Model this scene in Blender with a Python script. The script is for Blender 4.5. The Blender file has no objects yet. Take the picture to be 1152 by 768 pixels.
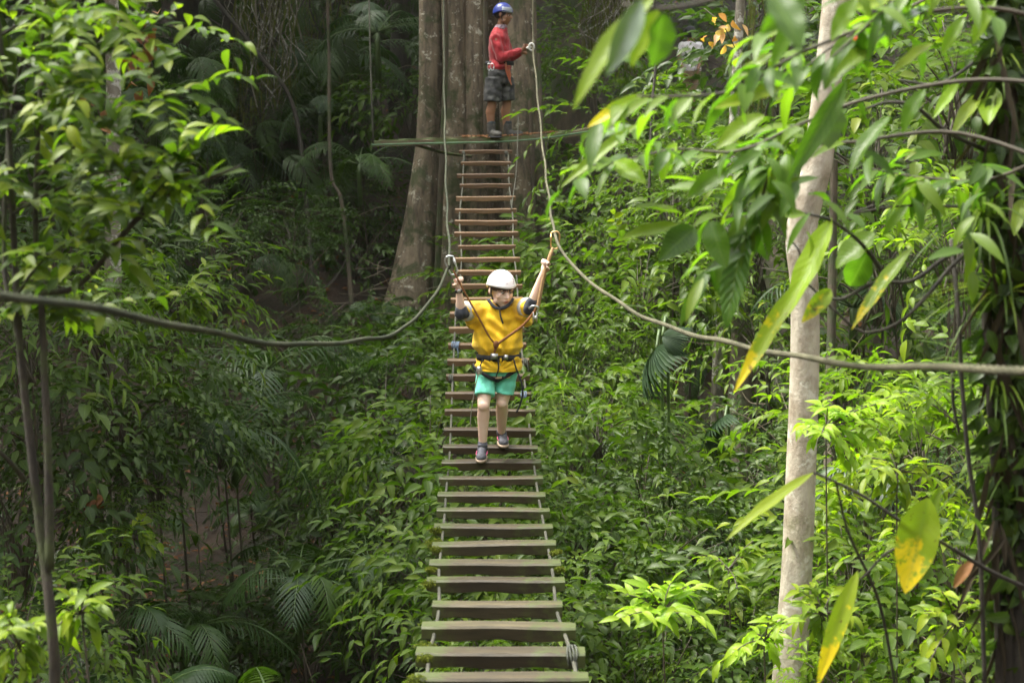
import bpy, bmesh, math, random
import numpy as np
from mathutils import Vector, Matrix
random.seed(11)
RS = np.random.RandomState(5)
PI = math.pi
S = bpy.context.scene
COL = S.collection
CZ = 8.0                       # camera height above datum
FPX = 1800.0
PITCH = math.atan(264/1800)

# ------------------------------------------------------------------ camera
cam = bpy.data.cameras.new('camera'); camo = bpy.data.objects.new('camera', cam); COL.objects.link(camo)
camo.location = (0, 0, CZ); camo.rotation_euler = (PI/2 - PITCH, 0, 0)
cam.sensor_width = 36; cam.lens = 36*FPX/1152; cam.clip_end = 500; cam.clip_start = 0.05
cam.dof.use_dof = True; cam.dof.focus_distance = 11.2; cam.dof.aperture_fstop = 3.6
S.camera = camo

def at(px, py, Y):
    """point seen at photo pixel (px,py), at world depth Y"""
    a = (px-576)/FPX; b = (384-py)/FPX
    dy = math.cos(PITCH) + b*math.sin(PITCH); dz = -math.sin(PITCH) + b*math.cos(PITCH)
    t = Y/dy
    return Vector((a*t, Y, CZ + dz*t))

def proj(P):
    P = np.asarray(P, float); x = P[..., 0]; y = P[..., 1]; z = P[..., 2]-CZ
    d = y*math.cos(PITCH) - z*math.sin(PITCH); u = y*math.sin(PITCH) + z*math.cos(PITCH)
    d = np.maximum(d, .01)
    return 576 + FPX*x/d, 384 - FPX*u/d

# ------------------------------------------------------------------ object helpers
def tag(o, label=None, cat=None, group=None, kind=None):
    if label: o['label'] = label
    if cat: o['category'] = cat
    if group: o['group'] = group
    if kind: o['kind'] = kind
    return o
def empty(name, loc=(0, 0, 0)):
    o = bpy.data.objects.new(name, None); COL.objects.link(o); o.location = loc; o.empty_display_size = .1
    return o
def thing(name, label, cat, loc=(0, 0, 0), group=None):
    return tag(empty(name, loc), label, cat, group)
def link(name, me, mat=None, parent=None, smooth=True, world=False):
    if mat is not None and not me.materials: me.materials.append(mat)
    if smooth and len(me.polygons): me.polygons.foreach_set('use_smooth', [True]*len(me.polygons))
    o = bpy.data.objects.new(name, me); COL.objects.link(o)
    if parent is not None:
        o.parent = parent
        if world:
            o.location = -Vector(parent.location)
            q = parent.parent
            while q is not None: o.location -= Vector(q.location); q = q.parent
    return o
def copy_tree(o, parent=None):
    c = o.copy(); COL.objects.link(c); c.parent = parent
    for ch in o.children:
        if not ch.name.startswith(('trunk', 'stalk')): copy_tree(ch, c)
    return c

class MB:
    """collects closed shapes for one mesh"""
    def __init__(s): s.v = []; s.f = []
    def add(s, vs, fs):
        k = len(s.v); s.v += [tuple(p) for p in vs]; s.f += [tuple(i+k for i in f) for f in fs]
        return s
    def tube(s, pts, rad, n=8, wob=0, flat=1.0):
        pts = [Vector(p) for p in pts]; m = len(pts)
        if not hasattr(rad, '__len__'): rad = [rad]*m
        up = Vector((0, 0, 1)); vs = []
        t0 = (pts[1]-pts[0]).normalized()
        a = t0.cross(up)
        if a.length < .1: a = t0.cross(Vector((1, 0, 0)))
        a.normalize()
        for i, p in enumerate(pts):
            t = (pts[min(i+1, m-1)]-pts[max(i-1, 0)]).normalized()
            a = (a - t*a.dot(t)); a.normalize(); b = t.cross(a)
            for j in range(n):
                w = 2*PI*j/n; r = rad[i]*(1+(random.uniform(-wob, wob) if wob else 0))
                vs.append(p + a*math.cos(w)*r + b*math.sin(w)*r*flat)
        fs = [(i*n+j, i*n+(j+1) % n, (i+1)*n+(j+1) % n, (i+1)*n+j) for i in range(m-1) for j in range(n)]
        fs += [tuple(reversed(range(n))), tuple((m-1)*n+j for j in range(n))]
        return s.add(vs, fs)
    def ball(s, c, r, M=None, nu=16, nv=10):
        c = Vector(c); r = (r, r, r) if not hasattr(r, '__len__') else r; vs = []
        for i in range(nv+1):
            th = PI*i/nv
            for j in range(nu):
                ph = 2*PI*j/nu
                p = Vector((r[0]*math.sin(th)*math.cos(ph), r[1]*math.sin(th)*math.sin(ph), r[2]*math.cos(th)))
                vs.append(c + (M @ p if M else p))
        fs = [(i*nu+j, (i+1)*nu+j, (i+1)*nu+(j+1) % nu, i*nu+(j+1) % nu) for i in range(nv) for j in range(nu)]
        return s.add(vs, fs)
    def cap(s, a, b, ra, rb, n=14):
        """limb segment with round ends"""
        a = Vector(a); b = Vector(b); s.tube([a, b], [ra, rb], n); s.ball(a, ra, nu=n, nv=8); s.ball(b, rb, nu=n, nv=8)
        return s
    def rings(s, rs, n=28):
        """stack of elliptic rings: (centre, rx, ry[, dirx]) joined and capped"""
        vs = []
        for r in rs:
            c = Vector(r[0]); ax = (Vector(r[3]) if len(r) > 3 else Vector((1, 0, 0))).normalized(); ay = Vector((-ax.y, ax.x, 0))
            for j in range(n):
                w = 2*PI*j/n
                vs.append(c + ax*math.cos(w)*r[1] + ay*math.sin(w)*r[2])
        m = len(rs)
        fs = [(i*n+j, i*n+(j+1) % n, (i+1)*n+(j+1) % n, (i+1)*n+j) for i in range(m-1) for j in range(n)]
        fs += [tuple(reversed(range(n))), tuple((m-1)*n+j for j in range(n))]
        return s.add(vs, fs)
    def box(s, c, d, M=None):
        c = Vector(c); vs = []
        for x in (-.5, .5):
            for y in (-.5, .5):
                for z in (-.5, .5):
                    p = Vector((x*d[0], y*d[1], z*d[2])); vs.append(c+(M @ p if M else p))
        return s.add(vs, [(0, 1, 3, 2), (4, 6, 7, 5), (0, 4, 5, 1), (2, 3, 7, 6), (0, 2, 6, 4), (1, 5, 7, 3)])
    def mesh(s, name):
        me = bpy.data.meshes.new(name); me.from_pydata(s.v, [], s.f); me.update()
        bm = bmesh.new(); bm.from_mesh(me); bmesh.ops.recalc_face_normals(bm, faces=bm.faces); bm.to_mesh(me); bm.free()
        return me
    def build(s, name, mat, parent=None, smooth=True, world=True):
        return link(name, s.mesh(name), mat, parent, smooth, world)
    def blob(s, name, mat, parent, voxel=.006, smooth=4, warp=None):
        """union of the collected shapes as one continuous surface"""
        me = s.mesh(name+'_src'); o = bpy.data.objects.new('tmp', me); COL.objects.link(o)
        m = o.modifiers.new('r', 'REMESH'); m.mode = 'VOXEL'; m.voxel_size = voxel
        if smooth:
            m2 = o.modifiers.new('s', 'SMOOTH'); m2.iterations = smooth; m2.factor = .6
        dg = bpy.context.evaluated_depsgraph_get()
        me2 = bpy.data.meshes.new_from_object(o.evaluated_get(dg)); me2.name = name
        bpy.data.objects.remove(o); bpy.data.meshes.remove(me)
        if warp:
            for v in me2.vertices: v.co = warp(v.co.copy())
        me2.materials.clear()
        return link(name, me2, mat, parent, True, True)

def catmull(pts, k=8):
    pts = [Vector(p) for p in pts]; P = [2*pts[0]-pts[1]]+pts+[2*pts[-1]-pts[-2]]; out = []
    for i in range(1, len(P)-2):
        for j in range(k):
            t = j/k; a, b, c, d = P[i-1], P[i], P[i+1], P[i+2]
            out.append(.5*((2*b)+(c-a)*t+(2*a-5*b+4*c-d)*t*t+(3*b-a-3*c+d)*t**3))
    out.append(pts[-1]); return out

# ------------------------------------------------------------------ materials
def newmat(name):
    m = bpy.data.materials.new(name); m.use_nodes = True; nt = m.node_tree
    b = nt.nodes['Principled BSDF']; return m, nt, b
def N(nt, t, **kw):
    n = nt.nodes.new(t)
    for k, v in kw.items(): setattr(n, k, v)
    return n
def ramp(nt, fac, stops):
    r = N(nt, 'ShaderNodeValToRGB'); e = r.color_ramp.elements
    while len(e) > 1: e.remove(e[-1])
    e[0].position = stops[0][0]; e[0].color = (*stops[0][1], 1)
    for p, c in stops[1:]:
        x = e.new(p); x.color = (*c, 1)
    nt.links.new(fac, r.inputs['Fac']); return r.outputs['Color']
def noise(nt, scale, detail=5, rough=.6, coord='Object', stretch=None, dist=0):
    tc = N(nt, 'ShaderNodeTexCoord'); n = N(nt, 'ShaderNodeTexNoise')
    n.inputs['Scale'].default_value = scale; n.inputs['Detail'].default_value = detail; n.inputs['Roughness'].default_value = rough; n.inputs['Distortion'].default_value = dist
    src = tc.outputs[coord]
    if stretch:
        mp = N(nt, 'ShaderNodeMapping'); mp.inputs['Scale'].default_value = stretch; nt.links.new(src, mp.inputs['Vector']); src = mp.outputs['Vector']
    nt.links.new(src, n.inputs['Vector']); return n.outputs['Fac']
def mix(nt, fac, a, b, mode='MIX'):
    m = N(nt, 'ShaderNodeMix', data_type='RGBA', blend_type=mode)
    for s, v in ((0, fac), (6, a), (7, b)):
        if isinstance(v, bpy.types.NodeSocket): nt.links.new(v, m.inputs[s])
        elif s == 0: m.inputs[0].default_value = v
        else: m.inputs[s].default_value = (*v, 1)
    return m.outputs[2]
def mathn(nt, op, a, b=0.0):
    m = N(nt, 'ShaderNodeMath', operation=op)
    for i, v in enumerate((a, b)):
        if isinstance(v, bpy.types.NodeSocket): nt.links.new(v, m.inputs[i])
        else: m.inputs[i].default_value = v
    return m.outputs[0]
def bump(nt, b, h, strength=.5, dist=.01):
    n = N(nt, 'ShaderNodeBump'); n.inputs['Strength'].default_value = strength; n.inputs['Distance'].default_value = dist
    nt.links.new(h, n.inputs['Height']); nt.links.new(n.outputs['Normal'], b.inputs['Normal'])

def leaf_mat(name, stops, trans=.35, rough=.38, spec=.5, vein=.35, blotch=None, pleat=False):
    """leaf colour from the per-leaf random value; lf = (along, across, random)"""
    m, nt, b = newmat(name); at_ = N(nt, 'ShaderNodeAttribute', attribute_name='lf'); sp = N(nt, 'ShaderNodeSeparateColor')
    nt.links.new(at_.outputs['Color'], sp.inputs['Color'])
    u, v, r = sp.outputs[0], sp.outputs[1], sp.outputs[2]
    oi = N(nt, 'ShaderNodeObjectInfo')
    rr = mathn(nt, 'ADD', mathn(nt, 'MULTIPLY', r, .68), mathn(nt, 'MULTIPLY', oi.outputs['Random'], .32))
    c = ramp(nt, rr, stops)
    av = mathn(nt, 'ABSOLUTE', mathn(nt, 'SUBTRACT', v, .5))
    if blotch:                       # old leaves yellow from the tip and carry brown specks
        f = mathn(nt, 'ADD', mathn(nt, 'MULTIPLY', noise(nt, 14, 6, .7), 2.2), mathn(nt, 'SUBTRACT', mathn(nt, 'MULTIPLY', u, .8), 1.22))
        c = mix(nt, ramp(nt, f, [(.28, (0, 0, 0)), (.44, (1, 1, 1))]), c, blotch)
        c = mix(nt, ramp(nt, noise(nt, 38, 3), [(.655, (0, 0, 0)), (.68, (.9, .9, .9))]), c, (.10, .055, .015))
    if vein:
        mid = ramp(nt, av, [(.0, (1, 1, 1)), (.05, (0, 0, 0))])
        w = N(nt, 'ShaderNodeTexWave', wave_type='BANDS', bands_direction='X'); w.inputs['Scale'].default_value = 1.0
        cb = N(nt, 'ShaderNodeCombineXYZ'); nt.links.new(mathn(nt, 'MULTIPLY', mathn(nt, 'SUBTRACT', u, mathn(nt, 'MULTIPLY', av, .35)), 3.4), cb.inputs[0]); nt.links.new(cb.outputs[0], w.inputs['Vector'])
        ve = ramp(nt, w.outputs['Fac'], [(.86, (0, 0, 0)), (1, (.5, .5, .5))])
        f = mathn(nt, 'MULTIPLY', mathn(nt, 'MAXIMUM', mid, ve), vein)
        c = mix(nt, f, c, (.19, .28, .07))
        bump(nt, b, w.outputs['Fac'], .15 if not pleat else .8, .003)
    c = mix(nt, mathn(nt, 'MULTIPLY', noise(nt, 3.5, 3), .5), c, (.9, .85, .8), 'MULTIPLY')
    nt.links.new(c, b.inputs['Base Color']); b.inputs['Roughness'].default_value = rough; b.inputs['Specular IOR Level'].default_value = spec
    tr = N(nt, 'ShaderNodeBsdfTranslucent'); nt.links.new(mix(nt, 1.0, c, (1.5, 1.9, .6), 'MULTIPLY'), tr.inputs['Color'])
    ms = N(nt, 'ShaderNodeMixShader'); ms.inputs[0].default_value = trans
    nt.links.new(b.outputs[0], ms.inputs[1]); nt.links.new(tr.outputs[0], ms.inputs[2]); nt.links.new(ms.outputs[0], nt.nodes['Material Output'].inputs['Surface'])
    return m

def simple(name, col, rough=.7, nz=None, amt=.25, metal=0, spec=.5, bmp=0, bscale=60, fabric=False):
    m, nt, b = newmat(name); b.inputs['Roughness'].default_value = rough; b.inputs['Metallic'].default_value = metal; b.inputs['Specular IOR Level'].default_value = spec
    f = noise(nt, nz or 14, 4)
    c = ramp(nt, f, [(.3, tuple(x*(1-amt) for x in col)), (.7, tuple(min(1, x*(1+amt)) for x in col))])
    nt.links.new(c, b.inputs['Base Color'])
    if bmp: bump(nt, b, noise(nt, bscale, 4), bmp, .004)
    if fabric: b.inputs['Sheen Weight'].default_value = .2
    return m

def bark_mat(name, base, dark, lichen, moss, scale=2.5, lich=.58, mossy=.62, st=(1, 1, .25), bm_=.7):
    m, nt, b = newmat(name); b.inputs['Roughness'].default_value = .75
    c = ramp(nt, noise(nt, scale*3, 8, .65, stretch=st), [(.3, dark), (.6, base)])
    c = mix(nt, ramp(nt, noise(nt, scale*1.9, 9, .72, dist=.4), [(lich, (0, 0, 0)), (lich+.05, (1, 1, 1))]), c, lichen)
    c = mix(nt, ramp(nt, noise(nt, scale*.8, 9, .7, dist=.6), [(mossy, (0, 0, 0)), (mossy+.12, (1, 1, 1))]), c, moss)
    c = mix(nt, ramp(nt, noise(nt, scale*7, 6, .7), [(.62, (0, 0, 0)), (.68, (.8, .8, .8))]), c, dark)
    nt.links.new(c, b.inputs['Base Color']); bump(nt, b, noise(nt, scale*9, 8, .7, stretch=st), bm_, .03)
    return m

def wood_mat():
    m, nt, b = newmat('plank_wood'); oi = N(nt, 'ShaderNodeObjectInfo'); geo = N(nt, 'ShaderNodeNewGeometry')
    tc = N(nt, 'ShaderNodeTexCoord'); sp = N(nt, 'ShaderNodeSeparateXYZ'); nt.links.new(geo.outputs['Position'], sp.inputs[0])
    # planks get older, darker and mossier towards the camera end of the bridge
    old = N(nt, 'ShaderNodeMapRange'); nt.links.new(sp.outputs[1], old.inputs['Value']); old.inputs['From Min'].default_value = 14.5; old.inputs['From Max'].default_value = 9.5
    g = noise(nt, 22, 6, .65, stretch=(.12, 1, 1))
    new = ramp(nt, g, [(.3, (.17, .098, .045)), (.7, (.36, .225, .115))])
    oldc = ramp(nt, g, [(.3, (.024, .022, .010)), (.7, (.098, .085, .042))])
    c = mix(nt, old.outputs[0], new, oldc)
    gn = N(nt, 'ShaderNodeSeparateXYZ'); nt.links.new(geo.outputs['True Normal'], gn.inputs[0])      # skylight painted in by normal: worn treads lighter, side faces darkened as shaded
    lit_tread = ramp(nt, gn.outputs[2], [(.4, (0, 0, 0)), (.7, (1, 1, 1))])
    c = mix(nt, mathn(nt, 'MULTIPLY', mathn(nt, 'MULTIPLY', lit_tread, old.outputs[0]), .6), mix(nt, 1.0, c, (.62, .58, .5), 'MULTIPLY'), ramp(nt, g, [(.3, (.042, .034, .016)), (.7, (.145, .115, .06))]))
    c = mix(nt, mathn(nt, 'MULTIPLY', oi.outputs['Random'], .9), c, (.42, .36, .30), 'MULTIPLY')
    c = mix(nt, ramp(nt, noise(nt, 30, 5, .7, coord='Object'), [(.62, (0, 0, 0)), (.70, (.7, .7, .7))]), c, (.03, .026, .018))
    sx = N(nt, 'ShaderNodeSeparateXYZ'); nt.links.new(tc.outputs['Object'], sx.inputs[0])
    ax = mathn(nt, 'ABSOLUTE', sx.outputs[0])
    f = mathn(nt, 'ADD', mathn(nt, 'MULTIPLY', ax, 1.1), noise(nt, 9, 6, .75, coord='Object'))
    f = mathn(nt, 'ADD', f, mathn(nt, 'MULTIPLY', mathn(nt, 'SUBTRACT', old.outputs[0], 1.0), .35))
    c = mix(nt, ramp(nt, f, [(.68, (0, 0, 0)), (.86, (.85, .85, .85))]), c, (.055, .075, .014))
    nt.links.new(c, b.inputs['Base Color']); b.inputs['Roughness'].default_value = .5
    bump(nt, b, g, .5, .006); return m

def rope_mat(name, c1, c2, scale=90):
    m, nt, b = newmat(name); b.inputs['Roughness'].default_value = .85
    tc = N(nt, 'ShaderNodeTexCoord'); w = N(nt, 'ShaderNodeTexWave', wave_type='BANDS', bands_direction='DIAGONAL'); w.inputs['Scale'].default_value = scale; w.inputs['Distortion'].default_value = 1.5
    nt.links.new(tc.outputs['Object'], w.inputs['Vector'])
    c = ramp(nt, noise(nt, 5, 6), [(.35, c1), (.65, c2)])
    c = mix(nt, mathn(nt, 'MULTIPLY', w.outputs['Fac'], .35), c, (.4, .4, .35), 'MULTIPLY')
    nt.links.new(c, b.inputs['Base Color']); bump(nt, b, w.outputs['Fac'], .6, .003); return m

def soil_mat():
    m, nt, b = newmat('soil'); b.inputs['Roughness'].default_value = .6
    c = ramp(nt, noise(nt, 1.6, 9, .7), [(.3, (.022, .014, .009)), (.5, (.05, .03, .018)), (.7, (.085, .05, .03))])
    c = mix(nt, ramp(nt, noise(nt, .9, 9, .75, dist=.5), [(.5, (0, 0, 0)), (.62, (.8, .8, .8))]), c, (.02, .035, .008))
    c = mix(nt, ramp(nt, noise(nt, 14, 6, .7), [(.62, (0, 0, 0)), (.7, (.6, .6, .6))]), c, (.11, .065, .035))
    nt.links.new(c, b.inputs['Base Color']); bump(nt, b, noise(nt, 7, 9, .75), 1.0, .08); return m

G = lambda *a: a
M = {}
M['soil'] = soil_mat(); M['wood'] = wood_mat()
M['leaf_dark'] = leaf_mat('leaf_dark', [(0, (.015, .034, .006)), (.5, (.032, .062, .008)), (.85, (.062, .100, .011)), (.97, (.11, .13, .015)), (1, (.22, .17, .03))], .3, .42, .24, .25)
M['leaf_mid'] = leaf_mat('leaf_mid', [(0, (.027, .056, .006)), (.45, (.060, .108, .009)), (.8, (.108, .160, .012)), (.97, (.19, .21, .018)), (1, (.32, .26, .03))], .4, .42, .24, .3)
M['leaf_bright'] = leaf_mat('leaf_bright', [(0, (.06, .11, .008)), (.5, (.14, .215, .012)), (1, (.27, .33, .018))], .48, .42, .28, .3)
M['leaf_lime'] = leaf_mat('leaf_lime', [(0, (.17, .29, .012)), (1, (.32, .44, .025))], .5, .42, .35, .25)
M['leaf_big'] = leaf_mat('leaf_big', [(0, (.03, .07, .008)), (.5, (.075, .15, .012)), (1, (.18, .25, .016))], .52, .4, .35, .4)
M['leaf_near'] = leaf_mat('leaf_near', [(0, (.025, .055, .007)), (.5, (.075, .125, .010)), (.75, (.15, .205, .013)), (1, (.32, .34, .02))], .46, .42, .25, .2)
M['leaf_gloss'] = leaf_mat('leaf_gloss', [(0, (.03, .07, .02)), (1, (.10, .16, .06))], .15, .25, .9, .12)
M['leaf_pleat'] = leaf_mat('leaf_pleat', [(0, (.04, .11, .015)), (1, (.09, .18, .02))], .4, .28, .7, .6, pleat=True)
M['leaf_yellow'] = leaf_mat('leaf_yellow', [(0, (.14, .23, .014)), (1, (.26, .34, .02))], .5, .42, .35, .3, blotch=(.66, .50, .015))
M['dry_strap'] = leaf_mat('dry_strap', [(0, (.02, .016, .010)), (.7, (.045, .035, .02)), (1, (.10, .08, .045))], .1, .8, .2, 0)
M['leaf_dead'] = leaf_mat('leaf_dead', [(0, (.09, .035, .015)), (.6, (.19, .08, .03)), (1, (.34, .19, .09))], .2, .7, .3, 0)
M['palm'] = leaf_mat('palm', [(0, (.016, .042, .010)), (.6, (.034, .072, .014)), (1, (.07, .12, .02))], .25, .42, .35, 0)
M['fanpalm'] = leaf_mat('fanpalm', [(0, (.014, .034, .014)), (1, (.026, .052, .018))], .15, .6, .2, 0)
M['moss_hang'] = leaf_mat('moss_hang', [(0, (.05, .05, .018)), (1, (.12, .13, .035))], .3, .8, .2, 0)
M['stem'] = simple('stem_bark', (.055, .045, .028), .7, 9, .4)
M['stem_green'] = simple('green_stem', (.06, .10, .025), .5, 9, .3)
M['twig'] = simple('dry_twig', (.13, .105, .07), .8, 3, .7)
M['darkbark'] = bark_mat('dark_bark', (.040, .033, .022), (.014, .011, .008), (.11, .11, .08), (.03, .045, .012), 5, .66, .55)
M['mossdark'] = bark_mat('mossy_dark_bark', (.05, .04, .026), (.014, .011, .008), (.13, .13, .09), (.05, .065, .015), 9, .64, .47)
M['palebark'] = bark_mat('pale_bark', (.44, .395, .31), (.21, .165, .11), (.55, .52, .44), (.17, .16, .08), 3.4, .55, .59, (1, 1, .7), .5)
M['mottled'] = bark_mat('mottled_bark', (.20, .155, .10), (.035, .025, .015), (.46, .43, .34), (.05, .06, .018), 4.2, .575, .49, (1, 1, .2), 1.0)
M['mossbark'] = bark_mat('mossy_bark', (.085, .065, .04), (.03, .022, .014), (.24, .22, .16), (.035, .05, .012), 2.6, .68, .46)
M['greybark'] = bark_mat('grey_bark', (.20, .18, .14), (.09, .075, .05), (.42, .41, .36), (.06, .075, .025), 5, .52, .62)

# ------------------------------------------------------------------ leaves
def nrm(a): return a/np.maximum(np.linalg.norm(a, axis=-1, keepdims=True), 1e-9)
LOD = {'low': (4, 3), 'mid': (7, 3), 'high': (16, 5), 'strip': (5, 2)}
class Leaves:
    def __init__(s): s.a = []
    def add(s, P, D, Nn, L, W, droop, rnd):
        n = len(P); f = lambda x: np.broadcast_to(np.asarray(x, float), (n,)).copy()
        s.a.append((np.asarray(P, float), nrm(np.asarray(D, float)), np.asarray(Nn, float), f(L), f(W), f(droop), f(rnd)))
    def cat(s):
        return tuple(np.concatenate([x[i] for x in s.a]) for i in range(7))
    def put(s, T, R, t, sc, rnd=None):
        """append template arrays T rotated by R (k,3,3), moved by t (k,3), scaled sc (k,)"""
        k = len(t); n = len(T[0]); sc = np.asarray(sc, float)
        P = np.einsum('kij,nj->kni', R, T[0])*sc[:, None, None] + t[:, None, :]
        D = np.einsum('kij,nj->kni', R, T[1]); Nn = np.einsum('kij,nj->kni', R, T[2])
        L = T[3][None]*sc[:, None]; W = T[4][None]*sc[:, None]; dr = np.broadcast_to(T[5][None], (k, n))
        rn = np.broadcast_to(T[6][None], (k, n))
        if rnd is not None: rn = np.clip(rn*.45 + rnd[:, None]*.55, 0, 1)
        s.a.append((P.reshape(-1, 3), D.reshape(-1, 3), Nn.reshape(-1, 3), L.ravel(), W.ravel(), dr.ravel(), rn.ravel()))
    def mesh(s, name, lod='low', shape=(.75, 1.0), fold=.22, ripple=0):
        P, D, Nn, L, W, dr, rnd = s.cat(); n = len(P); nr, nc = LOD[lod]
        u = np.linspace(0, 1, nr); v = np.linspace(-1, 1, nc)
        w = np.sin(PI*np.clip(u, 0, 1)**shape[0])**shape[1]; w[0] = .04; w[-1] = .02
        if lod == 'low': u = np.array([0, .28, .62, 1.]); w = np.array([.05, .92, .80, .02])
        if lod == 'strip': w = np.array([.5, 1, .9, .6, .04])
        Sd = nrm(np.cross(D, Nn)); N2 = np.cross(Sd, D)
        uu, vv = np.meshgrid(u, v, indexing='ij'); ww = w[:, None]*np.ones(nc)[None]
        U = uu.ravel()[None]; V = vv.ravel()[None]; Wd = ww.ravel()[None]
        ln = L[:, None]; wd = W[:, None]*.5*V*Wd
        dz = fold*np.abs(V)*Wd*W[:, None] - dr[:, None]*U**2*ln
        if ripple:
            ph = RS.rand(n)[:, None]*6
            dz = dz + ripple*W[:, None]*np.sin(U*17+ph+V*1.2)*np.abs(V)*Wd + ripple*1.2*W[:, None]*np.sin(U*5+ph)
            wd = wd + ripple*.5*ln*.25*np.sin(U*3.2+ph)*U
        du = ln*U*(1-.35*np.clip(dr, 0, 1)[:, None]*U)
        X = P[:, None, :] + D[:, None, :]*du[..., None] + Sd[:, None, :]*wd[..., None] + N2[:, None, :]*dz[..., None]
        k = nr*nc; verts = X.reshape(-1, 3)
        q = np.array([(i*nc+j, i*nc+j+1, (i+1)*nc+j+1, (i+1)*nc+j) for i in range(nr-1) for j in range(nc-1)])
        F = (np.arange(n)[:, None, None]*k + q[None]).reshape(-1, 4)
        me = bpy.data.meshes.new(name); me.vertices.add(len(verts)); me.vertices.foreach_set('co', verts.astype(np.float32).ravel())
        nf = len(F); me.loops.add(nf*4); me.loops.foreach_set('vertex_index', F.astype(np.int32).ravel())
        me.polygons.add(nf); me.polygons.foreach_set('loop_start', np.arange(0, nf*4, 4, dtype=np.int32)); me.polygons.foreach_set('loop_total', np.full(nf, 4, np.int32))
        at_ = me.attributes.new('lf', 'FLOAT_COLOR', 'POINT')
        c = np.ones((n, k, 4), np.float32); c[..., 0] = U; c[..., 1] = V*.5+.5; c[..., 2] = rnd[:, None]
        at_.data.foreach_set('color', c.ravel()); me.update(calc_edges=True); me.polygons.foreach_set('use_smooth', np.ones(nf, bool))
        return me

def rot_zyx(yaw, pitch, roll=None):
    yaw = np.asarray(yaw, float); pitch = np.asarray(pitch, float); roll = np.zeros_like(yaw) if roll is None else np.asarray(roll, float)
    cy, sy, cp, sp_, cr, sr = np.cos(yaw), np.sin(yaw), np.cos(pitch), np.sin(pitch), np.cos(roll), np.sin(roll)
    z = np.zeros_like(cy); o = np.ones_like(cy); mk = lambda *r: np.stack([np.stack(a, -1) for a in r], -2)
    Rz = mk((cy, -sy, z), (sy, cy, z), (z, z, o)); Ry = mk((cp, z, -sp_), (z, o, z), (sp_, z, cp)); Rx = mk((o, z, z), (z, cr, -sr), (z, sr, cr))
    return Rz @ Ry @ Rx

# spray templates: twig along +X, sky side +Z
def T_broad(n=9, length=.55, L=.15, W=.056, droop=.35, hang=.5):
    P = []; D = []; Nn = []; Ls = []; R = []
    for i in range(n):
        t = (i+1)/n; x = length*t; z = -hang*length*t*t
        sgn = 1 if i % 2 else -1; a = random.uniform(.55, 1.1)*(1 if i < n-1 else .1)
        d = (math.cos(a), sgn*math.sin(a), -.05-hang*t*.5+random.uniform(-.35, .3))
        P.append((x, random.uniform(-.01, .01), z)); D.append(d); Nn.append((random.uniform(-.4, .5), random.uniform(-.45, .45), 1))
        Ls.append(L*random.uniform(.7, 1.15)*(1 if t > .3 else .8)); R.append(random.random())
    Ls = np.array(Ls)
    return tuple(np.array(a, float) for a in (P, D, Nn, Ls, Ls*W/L*1.0, [droop]*n, R))
def T_whorl(n=7, L=.2, W=.06, up=.1, droop=.4):
    P = []; D = []; Nn = []; Ls = []
    for i in range(n):
        a = 2*PI*(i+random.uniform(-.25, .25))/n
        P.append((.02*math.cos(a), .02*math.sin(a), random.uniform(-.03, .03))); e = up+random.uniform(-.25, .25)
        D.append((math.cos(a), math.sin(a), e)); Nn.append((random.uniform(-.3, .3), random.uniform(-.3, .3), 1)); Ls.append(L*random.uniform(.65, 1.1))
    Ls = np.array(Ls)
    return tuple(np.array(a, float) for a in (P, D, Nn, Ls, Ls*W/L, [droop]*n, [random.random() for _ in range(n)]))
def T_frond(n=26, length=1.3, L=.34, W=.026, arch=.55, sweep=.9, droop=.35, rise=.5):
    """pinnate frond: returns leaf arrays and its midrib points"""
    P = []; D = []; Nn = []; Ls = []; rib = []; base = random.random()
    def pt(t): return Vector((length*t*(1-.12*t), 0, rise*length*t-arch*length*t*t*1.4))
    for i in range(9): rib.append(pt(i/8))
    for i in range(n):
        t = .14+.86*(i+.5)/n; p = pt(t); tg = (pt(t+.01)-pt(t-.01)).normalized()
        for s_ in (-1, 1):
            a = sweep*(1-.5*t)+random.uniform(-.08, .08)
            d = tg*math.cos(a)+Vector((0, s_*math.sin(a), 0))+Vector((0, 0, -.12))
            P.append(p); D.append(d); Nn.append(Vector((-tg.z, 0, tg.x))+Vector((0, s_*-.3, 0))); Ls.append(L*(math.sin(PI*(.12+.82*t))**.7)*random.uniform(.9, 1.05))
    k = len(P)
    return tuple(np.array([tuple(x) if not np.isscalar(x) else x for x in a], float) for a in (P, D, Nn, Ls, [W]*k, [droop]*k, np.clip(base+RS.uniform(-.15, .15, k), 0, 1))), rib
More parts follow.
